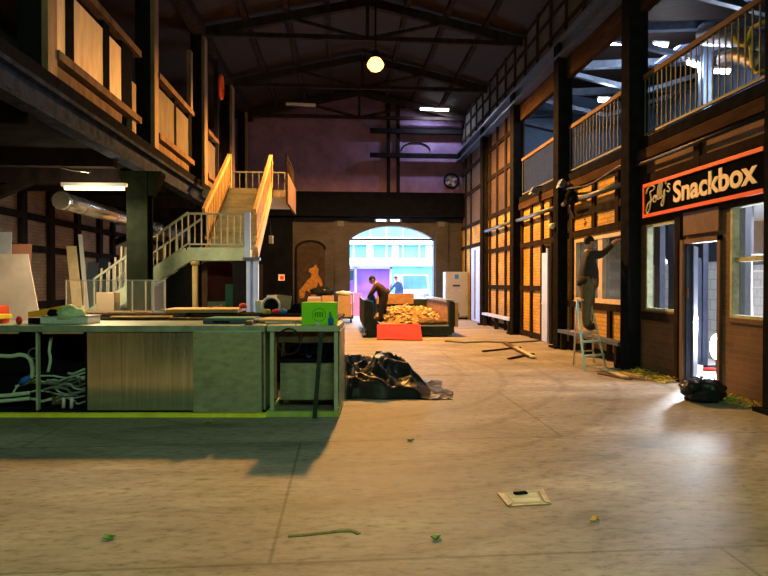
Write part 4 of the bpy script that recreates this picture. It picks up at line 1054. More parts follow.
lo = MB(); lo.prism([(vx0 + .3, .02), (vx0 + 1.2, .02), (vx0 + .3, 1.1)], 'Y', 27.0, 27.06)
vn = thing('white_van', 'white van parked outside beyond the gateway', 'van', (4.4, 31, 0))
wx0, wx1 = P(401, 290, Y=30).x, P(431, 290, Y=30).x
MB().prism([(30, .35), (30, 1.0), (30.5, 1.15), (30.9, 1.95), (34.5, 2.0), (34.6, .35)], 'X', wx0 + .08, wx1).build('body', 'white', vn, .04)
MB().prism([(30.49, 1.18), (30.86, 1.9), (30.88, 1.88), (30.52, 1.16)], 'X', wx0 + .2, wx1 - .12).build('windscreen', 'facglass', vn)
MB().box(wx0 + .1, wx1 - .02, 29.94, 30.0, .35, .55).build('bumper', 'greyplastic', vn)
for x in (wx0 + .3, wx1 - .25):
    MB().box(x - .13, x + .13, 29.97, 30.0, .72, .88).build('headlamp', 'alu', vn)
    for y in (30.9, 33.6): MB().lathe([(.001, -.1), (.33, -.1), (.33, .1), (.001, .1)], (x, y, .33), 16, 'X').build('wheel', 'black', vn)
YB = 26.6
def op(px, py, dy=0.0): return P(px, py, Y=YB + dy)
J = dict(pelvis=op(398, 295), waist=op(398.3, 291), chest=op(398.2, 286), neck0=op(397.3, 282), neck=op(396.8, 280.8), head=op(396, 278.6),
         shoulder_l=op(394.6, 284.5), shoulder_r=op(401.2, 284.8), elbow_l=op(391.5, 289), elbow_r=op(402.5, 290.5), wrist_l=op(389, 293), wrist_r=op(401, 295.5),
         hip_l=op(396, 296.5), hip_r=op(400, 296.5), knee_l=op(395.6, 305), knee_r=op(400.6, 305), ankle_l=op(395.5, 313.4), ankle_r=op(401, 313.4))
for k in 'lr': J['foot_' + k] = J['ankle_' + k] + Vector((-.03, -.16, -.03))
person('person', 'person in a blue jacket holding a long handle outside the gateway', J, ['skin', 'bluejacket', 'bluejacket', 'boot'], Vector((-.6, -.6, -.1)), 1.0, 1.3)
a, b = op(391.5, 284), op(386.5, 298)
tag(MB().tube([a + (a - b) * .02, b + (b - a) * 1.3 * 0, Vector((b.x - .1, b.y - .1, .02))], .03, 8).build('broom_handle', 'pine'), 'long wooden handle held by the person in blue', 'broom')
pp = P(352, 298, Y=25.2)
t = thing('pink_lit_patch', 'pink panel in place of pink lit floor outside the left edge of the gateway', 'panel', (pp.x, 25.4, 0))
MB().beam((.62, 25.35, .02), (.62, 25.9, 1.05), .62, .03, up=(0, -1, .5)).build('sheet', M.setdefault('pink', mk('pink lit floor colour', (.75, .25, .5), .6, 0, .1, 3, 0)), t)  # pink light on the outside floor, modelled as a coloured panel
q = P(351, 276, Y=24.9)
t = thing('blue_wall_box', 'small blue box on the left jamb of the gateway', 'box', q)
MB().box(q.x - .1, q.x + .12, 24.72, 24.9, q.z - .2, q.z + .25).build('body', 'blueplastic', t, .02)
# ------------------------------------------------------------------ pile of boxes by the left gate pier
t = thing('hand_trolley', 'loaded trolley with white wrapping beside the left gate pier', 'trolley', (0, 21.5, 0))
MB().box(-.25, .42, 21.2, 22.0, .16, .22).build('deck', 'steel', t)
for x in (-.15, .34):
    for y in (21.3, 21.9): MB().lathe([(.001, -.03), (.08, -.03), (.08, .03), (.001, .03)], (x, y, .08), 12, 'X').build('wheel', 'black', t)
MB().tube([(.42, 21.2, .2), (.42, 21.2, 1.15), (.42, 22.0, 1.15), (.42, 22.0, .2)], .02, 8).build('push_bar', 'alu', t)
def carton(label, x0, x1, y0, y1, z0, z1, mat='card'):
    c_ = thing('cardboard_box', label, 'box', ((x0 + x1) / 2, (y0 + y1) / 2, z0))
    MB().box(x0, x1, y0, y1, z0, z1).build('carton', mat, c_, .01)
    m = MB(); m.box((x0 + x1) / 2 - .03, (x0 + x1) / 2 + .03, y0 - .003, y1 + .003, z1, z1 + .004); m.build('tape', 'pine', c_)
    return c_
carton('lower cardboard box on the trolley by the gate pier', -.22, .36, 21.25, 21.95, .22, .72)
carton('upper cardboard box on the trolley by the gate pier', -.15, .33, 21.3, 21.9, .724, 1.05)
o = MB().blob((.09, 21.58, 1.11), (.3, .3, .09), 20, 10, .5, 4, 3).build('plastic_wrap', 'whiteplastic'); tag(o, 'crumpled white wrapping on top of the loaded trolley', 'wrapping')
carton('cardboard box standing behind the lime green box', -1.25, -.75, 20.4, 20.9, 0, .95)
carton('wide cardboard box between the green box and the trolley', -.72, -.3, 20.6, 21.1, 0, 1.05)
o = MB().blob((-.7, 20.75, 1.2), (.45, .2, .15), 16, 10, .35, 3, 8).build('black_sack', 'bag'); tag(o, 'black sack lying across the cardboard boxes below the mural', 'sack')
tag(MB().box(-1.22, -.78, 20.42, 20.5, .956, 1.02).build('pale_board', 'paleblue'), 'pale blue strip under the black sack below the mural', 'board')
# ------------------------------------------------------------------ tarp heap
tp = MB(); NX, NY = 84, 56; g = {}
x0, x1, y0, y1 = -.02, 1.48, 7.35, 8.75
for i in range(NX + 1):
    for j in range(NY + 1):
        u, v = i / NX, j / NY
        x = x0 + (x1 - x0) * u; y = y0 + (y1 - y0) * v
        hx = .54 * min(1, u / .05) ** .5 * (1 if u < .62 else max(.1, 1 - (u - .62) / .2) if u < .8 else .1 * (1 - (u - .8) / .22))
        hy = (.16 + .84 * min(1, v / .5) ** .9) * min(1, v / .05) * min(1, (1 - v) / .3) ** .6
        p_ = Vector((x * 2.6, y * 2.6, 0)); wv = noise.noise(p_ * .8) * .6; w2 = noise.noise(p_ * .7 + Vector((5, 2, 1))) * .5
        f1 = abs(noise.noise(Vector((x * 1.5 + wv, y * 1.7 + w2, 1.3))))
        f2 = abs(noise.noise(Vector((x * 3.4 + w2 * 2, y * 3.0 - wv * 2, 4.2))))
        f3 = abs(noise.noise(Vector((x * 7.5 - wv * 3, y * 6.5 + w2 * 3, 8.1))))
        hy *= 1 + .5 * (noise.noise(Vector((x * 3.2, 2.2, v * 1.4))) + .25) * (1 - v)
        z = hx * hy * (.66 + .75 * (1 - min(1, f1 * 2.6)) * .45 + .16 * (1 - min(1, f2 * 3)) + .05 * (1 - min(1, f3 * 3))) + .01 + .012 * (1 - min(1, f3 * 3))
        ex = .1 * noise.noise(Vector((y * 2.5, u * 2, 9))); ey = .16 * noise.noise(Vector((x * 2.2, 5, v * 2)))
        sh = .16 * noise.noise(Vector((x * 3, y * 3, 7))) * hx * 2
        if u > .72: ey += -.1 * (u - .72) / .28
        g[i, j] = tp.bm.verts.new((x + ex * (1 - .4 * hx) + sh * .4, y + ey, max(.006, min(z, .5 + .15 * (z - .5)) if z > .5 else z)))
for i in range(NX):
    for j in range(NY):
        f = tp.bm.faces.new((g[i, j], g[i + 1, j], g[i + 1, j + 1], g[i, j + 1])); f.smooth = True
tag(tp.build('tarpaulin', 'tarp'), 'crumpled heap of black tarpaulin on the floor beside the counter', 'tarpaulin')
# bin bag by the snack bar door
B = P(711, 404, Z=0); bg = thing('bin_bag', 'black bin bag slumped in front of the snack bar door', 'bag', (B.x, B.y, 0))
MB().blob((B.x + .02, B.y + .18, .13), (.25, .23, .17), 32, 22, .28, 3.2, 3, .004).build('sack', 'bag', bg)
MB().blob((B.x - .19, B.y + .1, .2), (.09, .08, .08), 14, 10, .5, 4, 6).build('knot', 'bag', bg)
# leaf litter at the wall foot
def litter(name, label, poly, n, mat, s=.03):
    m = MB()
    for k in range(n):
        a, b = random.random(), random.random()
        p0 = Vector(poly[0]).lerp(Vector(poly[1]), a); p1 = Vector(poly[2]).lerp(Vector(poly[3]), a)
        q_ = p0.lerp(p1, b); m.obox((q_.x, q_.y, .012 + random.random() * .05 * (1 - b)), (s * random.uniform(.6, 2), s * random.uniform(.5, 1.2), .006), (random.uniform(-.6, .6), random.uniform(-.6, .6), random.uniform(0, PI)))
    return tag(m.build(name, mat), label, 'leaf litter', kind='stuff')
litter('leaf_litter', 'dry yellow leaf litter along the wall left of the snack bar door', [(5.2, 9.5, 0), (5.2, 8.3, 0), (4.8, 9.3, 0), (4.85, 8.1, 0)], 420, 'straw')
litter('leaf_litter', 'green and yellow leaf litter along the wall right of the bin bag', [(5.2, 7.3, 0), (5.2, 6.5, 0), (4.85, 7.2, 0), (4.95, 6.5, 0)], 260, 'straw')
litter('leaf_litter', 'green weeds by the column and bin bag', [(5.2, 9.7, 0), (5.2, 9.2, 0), (4.9, 9.6, 0), (4.9, 9.2, 0)], 90, 'leaf')
litter('leaf_litter', 'green leaf scraps right beside the bin bag', [(5.1, 7.1, 0), (5.1, 6.8, 0), (4.9, 7.05, 0), (4.9, 6.8, 0)], 70, 'leaf')
# planks on the floor
def plank(label, a, b, w=.1, h=.025, z=0.0, mat='oldwood', name='floor_plank'):
    a, b = P(*a, Z=0), P(*b, Z=0); up = Vector((0, 0, z + h / 2))
    o = MB().beam(a + up, b + up, w, h).build(name, mat); return tag(o, label, 'plank')
plank('longest dark batten lying across the floor right of the skip', (483, 352), (520, 348), .08, .03, .0, 'timber')
plank('short dark batten crossing the pale boards on the floor', (509, 359.5), (533, 354.5), .08, .03, .0, 'timber')
plank('pale board pointing away from the viewer among the crossed battens', (504, 343.5), (530, 358), .12, .025, .031, 'oldwood')
plank('grey board beside the pale one in the crossed battens', (515, 349), (533, 359), .1, .025, .031, 'step')
plank('longest loose plank at the foot of the stepladder', (600, 374), (630, 380), .12, .02, 0, 'oldwood')
plank('upper loose plank between stepladder and column', (612, 371), (642, 375), .12, .02, 0, 'pine')
plank('plank lying across the others by the second column', (603, 370), (626, 379), .1, .02, .021, 'step')
plank('short pale plank beside the second column', (622, 376), (641, 380), .1, .02, .042, 'pine')
o = MB().tube([P(x, y, Z=.02) for x, y in ((445, 341), (465, 342.5), (485, 341.5), (510, 342.5), (535, 341), (545, 340))], .02, 6).build('floor_cable', 'cable'); tag(o, 'cable running along the floor from the skip to the brick wall', 'cable')
# floor hatch
hz = [P(497, 494, Z=0), P(543, 490, Z=0), P(551, 504.5, Z=0), P(508, 507, Z=0)]
hc = sum(hz, Vector()) / 4
ht = thing('floor_hatch', 'square metal access hatch set in the concrete floor', 'hatch', (hc.x, hc.y, 0))
def quad(m, pts, z0, z1):
    m._faces([Vector((p.x, p.y, z0)) for p in pts] + [Vector((p.x, p.y, z1)) for p in pts], [(0, 1, 2, 3), (7, 6, 5, 4), (0, 4, 5, 1), (1, 5, 6, 2), (2, 6, 7, 3), (3, 7, 4, 0)])
M['hatch'] = mk('pale worn steel', (.42, .40, .33), .5, .4, .3, 12, .1)
fm = MB()
inn = [p_.lerp(hc, .24) for p_ in hz]
for k in range(4):
    a, b = hz[k], hz[(k + 1) % 4]; c, d_ = inn[(k + 1) % 4], inn[k]
    quad(fm, [a, b, c, d_], .001, .012 if k % 2 else .006)
fm.build('frame', 'hatch', ht)
m = MB(); quad(m, [p_.lerp(hc, .27) for p_ in hz], .001, .006); m.build('lid', 'grnmetal', ht)
m = MB(); quad(m, [p_.lerp(hc, .38) for p_ in hz], .005, .008); m.build('lid_panel', 'step', ht)
a, b = hz[0].lerp(hz[3], .2), hz[1].lerp(hz[2], .2)
MB().beam(a.lerp(b, .33) + Vector((0, 0, .014)), a.lerp(b, .6) + Vector((0, 0, .014)), .035, .012).build('handle_slot', 'black', ht)
for i, (x, y, mt, lab) in enumerate(((108, 537, 'leaf', 'curled dark green leaf on the near left floor'), (435, 537, 'leaf', 'small pale green scrap on the near floor'), (410, 440, 'leaf', 'small green leaf lying between tarpaulin and hatch'), (207, 422, 'straw', 'scrap of paper on the floor before the counter'), (594, 519, 'straw', 'tiny straw scrap right of the floor hatch'))):
    p_ = P(x, y, Z=.01); m = MB()
    s_ = .035 if i != 3 else .05
    m.obox((p_.x, p_.y, .012), (s_ * 1.6, s_, .008), (.25, .2, i)); m.obox((p_.x + s_ * .7, p_.y + s_ * .2, .016), (s_ * .9, s_ * .7, .006), (-.3, .35, i + .5))
    tag(m.build('leaf_scrap', mt), lab, 'leaf')
# ------------------------------------------------------------------ bar counter
O = P(265, 416, Z=0); CR = -YAW
ct = thing('bar_counter', 'long steel bar counter with open bays and a yellow skirting', 'counter', (O.x, O.y, 0), CR)
K = 86.5
def U(px): return (px - 265) / K
def cb_(name, mat, u0, u1, v0, v1, z0, z1, par=ct, bev=0): return MB().box(u0, u1, v0, v1, z0, z1).build(name, mat, par, bev, local=True)
TZ = 1.05
cb_('worktop', 'top', -3.9, .0, -.03, .8, .975, TZ, bev=.008)
cb_('back_board', 'black', -3.9, .0, .72, .76, .04, .97)
cb_('bottom_board', 'blackboard', -3.9, .0, .0, .74, .03, .07)
cb_('skirting', 'yellow', -3.9, .02, -.07, -.01, .0, .045)
for px in (-60, 37, 86.5): cb_('divider', 'grnmetal' if px < 50 else 'black', U(px) - .012, U(px) + .012, 0, .05 if px == 37 else .72, .06, .975)
cb_('front_panel', 'inox', U(87), U(196), .0, .02, .06, .97)
cb_('raised_front_panel', 'inox2', U(194.5), U(262.5), -.05, .02, .05, .99, bev=.006)
cb_('end_panel', 'inox2', -.02, .0, .02, .72, .05, .97)
for a_, b_ in ((0, 21), (45, 85)): cb_('top_strip', 'pine', U(a_), U(b_), -.045, -.03, .955, .975)
# back worktop of the bar island
bt = thing('back_bar', 'rear worktop of the bar island carrying building materials', 'counter', (O.x, O.y + 2.1, 0), CR)
cb_('worktop', 'oldwood', -3.9, .85, 0, 1.2, .96, 1.0, bt)
cb_('front_board', 'blackboard', -3.9, .8, .05, .09, 0, .96, bt)
cb_('side_board', 'grnmetal', .78, .82, .09, 1.15, 0, .96, bt)
cb_('rear_board', 'blackboard', -3.9, .8, 1.1, 1.15, 0, .96, bt)
# steel frame table at the right end
tb = thing('steel_table', 'green steel frame table at the right end of the bar', 'table', (O.x, O.y, 0), CR)
cb_('tabletop', 'grnmetal', .03, .86, -.03, .78, TZ - .07, TZ, tb, .006)
for u in (.06, .80):
    for v in (0, .72): cb_('leg', 'grnmetal', u, u + .045, v, v + .045, 0, TZ - .07, tb)
M['limeframe'] = mk('yellow green painted tube', (.38, .5, .12), .5, 0, .2, 6, .05)
for nm, (u0, u1, v0, v1) in dict(front_bar=(.02, .86, -.04, .0), left_bar=(.02, .07, 0, .72), rear_bar=(.06, .84, .72, .77), right_bar=(.80, .86, 0, .72)).items():
    cb_(nm, 'limeframe', u0, u1, v0, v1, 0.0, .06, tb)
cb_('rear_panel', 'blackboard', .1, .80, .745, .76, .06, .97, tb)
cb_('apron', 'oldwood', .1, .80, .1, .13, .84, TZ - .07, tb)
cb_('lower_panel', 'inox2', .1, .80, .42, .45, .1, .56, tb)
cb_('shelf', 'blackboard', .08, .82, .4, .74, .56, .6, tb)
cb_('end_sheet', 'inox2', .855, .87, .02, .74, .08, TZ - .07, tb)
def cw(u, v, z): return ROOTM[ct.name] @ Vector((u, v, z))
m = MB()
for k in range(9):
    pts = [cw(.14 + .6 * random.random(), .46 + .2 * random.random(), .62 + .2 * random.random()) for _ in range(6)]
    m.tube(smooth_path(pts, 4), .018, 6)
tag(m.build('cable_bundle', M.setdefault('bluecable', mk('blue black cable', (.03, .05, .16), .45, 0, .3, 8, 0))), 'tangle of blue black cables on the shelf of the steel table', 'cables')
tag(MB().beam(cw(U(322), -.06, .98), cw(U(316), -.12, .005), .05, .03).build('leaning_batten', 'skip'), 'dark batten leaning upright against the front of the steel table', 'batten')
lp = [cw(U(290) + .13 * math.cos(a), -.06, .87 + .15 * math.sin(a)) for a in [2 * PI * k / 22 for k in range(23)]]
tag(MB().tube([cw(.35, .05, TZ + .01)] + lp + [cw(.5, .1, TZ + .01)], .008, 6).build('cable_loop', 'blackcable'), 'thin black cable loop hanging over the table edge below the green box', 'cable')
# cables and hoses in the open bays
def cable(label, pts, r, mat, name='cable', cat='cable'):
    o = MB().tube(smooth_path([cw(U(x), v, z) for x, v, z in pts], 5), r, 8).build(name, mat); return tag(o, label, cat)
def zz(y): return EYE - (y - 282) / K
cable('pale green hose arching in the far left bay of the counter', [(-12, .2, zz(358)), (0, .2, zz(358.5)), (9, .2, zz(357)), (18, .2, zz(360)), (22, .2, zz(370)), (21, .2, zz(381))], .025, 'hose', 'hose', 'hose')
o = MB().tube([cw(U(19), .2, zz(380)), cw(U(14), .2, zz(383)), cw(U(9), .2, zz(387))], [.03, .042, .028], 10).build('blue_plug', 'blueplastic'); tag(o, 'bright blue plug in the left open bay of the counter', 'plug')
cable('thin lead running down from the blue plug', [(9, .2, zz(387)), (5, .2, zz(391)), (2, .2, zz(396))], .012, 'hose')
for i, (y, lab) in enumerate(((398, 'upper white hose end in the far left bay'), (403.5, 'lower white hose end in the far left bay'))):
    cable(lab, [(-14, .16, zz(y + 1)), (0, .16, zz(y)), (10, .17, zz(y - 1)), (19, .2, zz(y - 1.5))], .024, 'hose', 'hose', 'hose')
for i in range(24):
    x0_, x1_ = (random.uniform(-6, 30), random.uniform(64, 84)) if i % 2 else (random.uniform(38, 50), random.uniform(72, 84))
    yb = 378 + 27 * ((i * 7) % 24) / 23; v = random.uniform(.12, .6); sl_ = random.uniform(-5, 5); ph = random.uniform(0, 6)
    pts = [(x0_ + (x1_ - x0_) * k / 6, v + random.uniform(-.05, .05), max(.09, zz(yb + sl_ * (k / 6 - .5) + 2.5 * math.sin(ph + k * 1.1)))) for k in range(7)]
    o = MB().tube(smooth_path([cw(U(x), max(.08, min(.65, vv)), z) for x, vv, z in pts], 5), .011 if i % 3 else .017, 8).build('cable', ['cable', 'blackcable', 'greyplastic', 'hose'][i % 4 if i % 8 else 3])
    tag(o, 'tangled cable lying on the bottom board of the open counter bay', 'cable', 'tangled cables in the open counter bays')
cable('pale wire bundle hanging in the second bay of the counter', [(44, .15, zz(338)), (42, .15, zz(352)), (43, .15, zz(362)), (40, .16, zz(374))], .018, 'hose')
cable('thin wire loop against the counter divider', [(35, .03, zz(348)), (29, .03, zz(350)), (27, .03, zz(354)), (30, .03, zz(358)), (35, .03, zz(359))], .007, 'cable')
for x, y, lab in ((60, 402, 'left white pipe stub among the counter cables'), (68, 403, 'right white pipe stub among the counter cables')):
    o = MB().tube([cw(U(x), .07, .075), cw(U(x), .08, .2)], .02, 10).build('pipe_stub', 'whiteplastic'); tag(o, lab, 'pipe')
o = MB().box(-.06, .06, -.06, .06, 0, .14).build('junction_box', 'oldwood'); o.location = cw(U(40), .35, .07); o.rotation_euler.z = .4; tag(o, 'small brown box behind the divider among the cables', 'box')
# ------------------------------------------------------------------ goods on the counter
def on(px, py, z): return P(px, py, Z=z)
gb_ = cw(U(301.5), .02, TZ); 
gx = thing('green_box', 'lime green cardboard box with a round dark print', 'box', (gb_.x, gb_.y, TZ), CR)
GW, GH = .405, .265
MB().box(0, GW, 0, .2, 0.001, GH).build('carton', 'lime', gx, .006, local=True)
ring = MB().tube([(GW * .5 + .075 * math.cos(a), -.001, GH * .45 + .075 * math.sin(a)) for a in [2 * PI * k / 28 for k in range(29)]], .0035, 5)
for k in range(4): ring.box(GW * .5 - .05 + k * .027, GW * .5 - .035 + k * .027, -.003, .0, GH * .45 - .025, GH * .45 + .025)
ring.box(GW * .5 - .05, GW * .5 + .05, -.003, 0, GH * .45 + .02, GH * .45 + .028)
ring.build('print', 'limedark', gx, local=True)
MB().box(GW * .02, GW * .98, .095, .105, GH, GH + .002).build('lid_seam', 'limedark', gx, local=True)
cu = cw(U(331), -.005, TZ)
c_ = thing('spray_bottle', 'small blue bottle in front of the lime green box', 'bottle', cu)
MB().lathe([(.001, 0), (.03, 0), (.03, .075), (.022, .09), (.001, .09)], cu, 14).build('body', 'blueplastic', c_)
MB().tube([cu + Vector((-.0, 0, .09)), cu + Vector((-.01, 0, .16))], [.012, .008], 8).build('spout', 'teal', c_)
o = MB().blob(cw(U(318), -.01, TZ + .02), (.03, .018, .02), 10, 6, .3).build('paper_scrap', 'white'); tag(o, 'small white crumpled scrap before the green box', 'scrap')
# grey flat case and boards
def sheet(name, label, cat, u0, u1, v0, v1, z0, z1, mat, rz=0.0):
    c = cw((u0 + u1) / 2, (v0 + v1) / 2, z0)
    o = MB().box(-(u1 - u0) / 2, (u1 - u0) / 2, -(v1 - v0) / 2, (v1 - v0) / 2, 0, z1 - z0).build(name, mat, None, .004)
    o.location = c; o.rotation_euler.z = CR + rz; return tag(o, label, cat)
cs = thing('flat_case', 'flat blue grey case with a dark slot on the counter', 'case', cw(-.78, .2, TZ), CR)
MB().box(0, .62, 0, .4, 0.001, .055).build('body', 'steel_blue', cs, .008, local=True); MB().box(.12, .32, -.004, .0, .012, .038).build('slot', 'black', cs, local=True)
MB().box(.03, .59, .02, .38, .055, .07).build('lid', 'teal', cs, .004, local=True)
sheet('white_sheet', 'pale sheet lying left of the lime green box', 'sheet', -.1, .36, .2, .72, TZ + .001, TZ + .02, 'cream', .25)
sheet('plywood_offcut', 'tan board lying flat behind the pale sheet', 'board', -.15, .5, .3, .79, TZ + .022, TZ + .045, 'ply', -.1)
sheet('timber_block', 'dark timber block at the counter edge by the table', 'block', -.24, -.16, -.02, .3, TZ + .001, TZ + .05, 'doorwood', .1)
def back(px, y, z): return P(px, 300, Y=y)
def bsheet(name, label, cat, px0, px1, Y0, Y1, z0, z1, mat):
    a = P(px0, 300, Y=Y0).x; b = P(px1, 300, Y=Y0).x
    o = MB().box(a, b, Y0, Y1, z0, z1).build(name, mat, None, .004); return tag(o, label, cat)
bsheet('board_stack', 'low stack of brown boards under the clear display case', 'boards', 60, 185, 8.95, 9.75, 1.005, 1.06, 'oldwood')
bsheet('plywood_sheet', 'yellow plywood sheet lying on the rear worktop', 'board', 161, 238, 9.0, 9.72, 1.065, 1.12, 'pine')
bsheet('plank_stack', 'thin dark planks below the plywood sheet', 'boards', 190, 300, 8.9, 9.6, 1.004, 1.045, 'timber')
bsheet('light_plank', 'pale plank on the front of the rear worktop', 'plank', 110, 170, 8.72, 8.86, 1.004, 1.03, 'pine')
# display case
dy0, dy1 = 9.0, 9.6
dx0, dx1 = P(66, 300, Y=dy0).x, P(152, 300, Y=dy0).x; dz0, dz1 = 1.062, P(100, 280, Y=dy0).z
dc = thing('display_case', 'clear empty display case with thin white edges on the bar', 'display case', ((dx0 + dx1) / 2, dy0, dz0))
MB().box(dx0, dx1, dy0, dy0 + .008, dz0, dz1).build('front_pane', 'acryl', dc); MB().box(dx0, dx1, dy1, dy1 + .008, dz0, dz1).build('rear_pane', 'acryl', dc)
MB().box(dx0, dx0 + .008, dy0 + .008, dy1, dz0, dz1).build('side_pane', 'acryl', dc); MB().box(dx1 - .008, dx1, dy0 + .008, dy1, dz0, dz1).build('side_pane', 'acryl', dc)
MB().box(dx1 + .02, dx1 + .2, dy0, dy0 + .01, dz0, dz1).build('door_pane', 'acrylblue', dc)
ed = MB()
for x in (dx0, dx1 - .3, dx1): 
    for y in (dy0, dy1): ed.box(x - .008, x + .008, y - .008, y + .008, dz0, dz1)
for x in (dx1 + .02, dx1 + .2): ed.box(x - .008, x + .008, dy0 - .008, dy0 + .008, dz0, dz1)
for y in (dy0, dy1): ed.box(dx0, dx1, y - .008, y + .008, dz1 - .008, dz1 + .004)
ed.box(dx1 + .02, dx1 + .2, dy0 - .008, dy0 + .008, dz1 - .012, dz1); ed.box(dx1 + .02, dx1 + .2, dy0 - .008, dy0 + .008, dz0, dz0 + .03)
ed.build('edges', 'white', dc)
MB().box(dx0, dx1, dy0, dy1, dz0 - .0, dz0 + .012).build('base_plate', 'oldwood', dc)
# clutter on the left end of the counter
lv = thing('spirit_level', 'long yellow spirit level lying over the clutter on the counter', 'level', cw(U(38), .3, TZ))
MB().beam(cw(U(12), .32, TZ + .1), cw(U(58), .3, TZ + .2), .03, .07).build('bar', M.setdefault('amber', mk('amber paint', (.9, .42, .03), .5, 0, .1, 4, 0)), lv)
MB().beam(cw(U(36), .28, TZ + .12), cw(U(42), .28, TZ + .13), .02, .03).build('vial', 'white', lv)
sheet('yellow_case', 'yellow strip case at the far left of the counter', 'case', -3.36, -3.18, .15, .4, TZ + .06, TZ + .11, 'yellow')
sheet('red_case', 'red tool case at the far left edge of the counter', 'case', -3.6, -3.25, .12, .45, TZ + .001, TZ + .059, 'red')
sheet('orange_case', 'orange tool case on top at the far left edge', 'case', -3.7, -3.42, .46, .7, TZ + .001, TZ + .2, 'orange')
o = MB().blob(cw(U(58), .3, TZ + .11), (.16, .12, .1), 18, 12, .5, 3, 4).build('green_bag', M.setdefault('baggreen', mk('pale green bag', (.45, .6, .35), .5, 0, .35, 9, .3))); tag(o, 'crumpled pale green bag on top of the clear tub', 'bag')
tu = thing('clear_tub', 'whitish plastic tub under the green bag on the counter', 'tub', cw(U(60), .2, TZ), CR)
MB().box(-.35, .22, 0, .3, .001, .085).build('tub', 'whiteplastic', tu, .01, local=True); MB().box(-.36, .23, -.01, .31, .085, .095).build('rim', 'greyplastic', tu, local=True)
o = MB().blob(cw(U(42), .22, TZ + .13), (.06, .05, .045), 12, 8, .3, 3, 9).build('black_tool', 'black'); tag(o, 'black hand tool among the clutter left of the green bag', 'tool')
o = MB().blob(cw(U(14), .1, TZ + .05), (.035, .035, .05), 12, 8, .1).build('red_jar', 'redboard'); tag(o, 'small red jar on the counter right of the yellow case', 'jar')
for i, (x, lab) in enumerate(((20, 'left dark block under the yellow level'), (26, 'right dark block under the yellow level'))):
    sheet('dark_block', lab, 'block', U(x) - .03, U(x) + .02, .2, .3, TZ + .001, TZ + .07, 'black')
# behind: objects on the rear worktop at the right
def bitem(px, y): p_ = P(px, 300, Y=y); return p_.x
x = bitem(271, 9.3)
w_ = thing('round_fan', 'round white rimmed fan on the rear worktop', 'fan', (x, 9.3, 1.0))
MB().tube([(x + .14 * math.cos(a), 9.3, 1.16 + .14 * math.sin(a)) for a in [2 * PI * k / 24 for k in range(25)]], .02, 8).build('rim', 'white', w_)
MB().lathe([(.001, 0), (.12, 0), (.12, .03), (.001, .03)], (x, 9.32, 1.16), 18, 'Y').build('grille', 'steel', w_)
MB().box(x - .08, x + .08, 9.24, 9.38, 1.0, 1.02).build('foot', 'white', w_)
x = bitem(283, 9.4); o = MB().obox((x, 9.45, 1.165), (.24, .03, .33), (-.15, .12, 0)).build('brown_board', 'card'); tag(o, 'small brown board propped upright right of the round fan', 'board')
x = bitem(260, 9.4); carton('white box at the foot of the landing post', x - .07, x + .07, 9.35, 9.5, 1.0, 1.24, 'white')
x = bitem(274, 9.7); o = MB().box(x - .1, x + .1, 9.52, 9.6, 1.0, 1.33).build('framed_card', 'white', None, .004); tag(o, 'upright white card behind the round fan', 'card')
x = bitem(296, 9.2)
k_ = thing('black_machine', 'small black machine on the rear worktop left of the green box', 'machine', (x, 9.2, 1.0))
MB().box(x - .14, x + .1, 9.1, 9.35, 1.0, 1.1).build('base', 'black', k_, .01); MB().prism([(x - .1, 1.1), (x + .08, 1.1), (x + .06, 1.2), (x - .03, 1.2)], 'Y', 9.14, 9.3).build('head', 'black', k_, .006)
for i, (px, mt, lab) in enumerate(((267, 'straw', 'yellow lump in front of the round fan'), (276, 'redboard', 'pink lump in front of the round fan'), (283, 'blueplastic', 'blue lump beside the brown board'))):
    x = bitem(px, 9.0); o = MB().blob((x, 9.02, 1.075), (.06, .05, .045), 12, 8, .4, 3, i).build('rag', mt); tag(o, lab, 'rag')
x = bitem(243, 9.3); o = MB().blob((x, 9.3, 1.16), (.07, .05, .04), 12, 8, .5, 4, 1).build('red_rag', 'red'); tag(o, 'red rag on the end of the plywood sheet', 'rag')
x = bitem(215, 9.3); o = MB().beam((x - .1, 9.35, 1.13), (x + .1, 9.3, 1.17), .03, .015).build('wood_strip', 'pine'); tag(o, 'short pale wood strip resting on the plywood sheet', 'strip')
# ------------------------------------------------------------------ leaning sheets at the left
def lean(name, label, X0, X1, Y0, Lz, mat, dxtop=-.25, dytop=.3, th=.025, cat='board'):
    vs_ = [Vector((X0, Y0, 0)), Vector((X1, Y0, 0)), Vector((X1 + dxtop, Y0 + dytop, Lz)), Vector((X0 + dxtop, Y0 + dytop, Lz))]
    o_ = Vector((0, th, 0)); v2 = [p_ + o_ for p_ in vs_]
    m = MB()._faces(vs_ + v2, [(0, 1, 2, 3), (7, 6, 5, 4), (0, 4, 5, 1), (1, 5, 6, 2), (2, 6, 7, 3), (3, 7, 4, 0)])
    return tag(m.build(name, mat), label, cat)
def X_(px, Y): return P(px, 290, Y=Y).x
def Zt(py, Y): return P(20, py, Y=Y).z
M['salmon'] = mk('salmon board', (.4, .17, .11), .8, 0, .15, 3, .05)
M['dullwhite'] = mk('dull bluish white board', (.3, .33, .4), .8, 0, .15, 3, .05)
M['pinkboard'] = mk('pale plaster board', (.42, .35, .33), .7, 0, .2, 1.5, .05)
lean('plasterboard_sheet', 'large pale board leaning at the far left behind the counter', X_(10, 10.9), X_(48, 10.9), 10.9, Zt(254, 11.2), 'pinkboard', -.52)
lean('plasterboard_sheet', 'bluish white board edge at the far left frame edge', X_(-20, 11.3), X_(8, 11.3), 11.3, Zt(232, 11.6), 'dullwhite', -.1)
lean('red_sheet', 'salmon red board behind the large pale board', X_(0, 11.7), X_(26, 11.7), 11.7, Zt(244, 12), 'salmon', -.05)
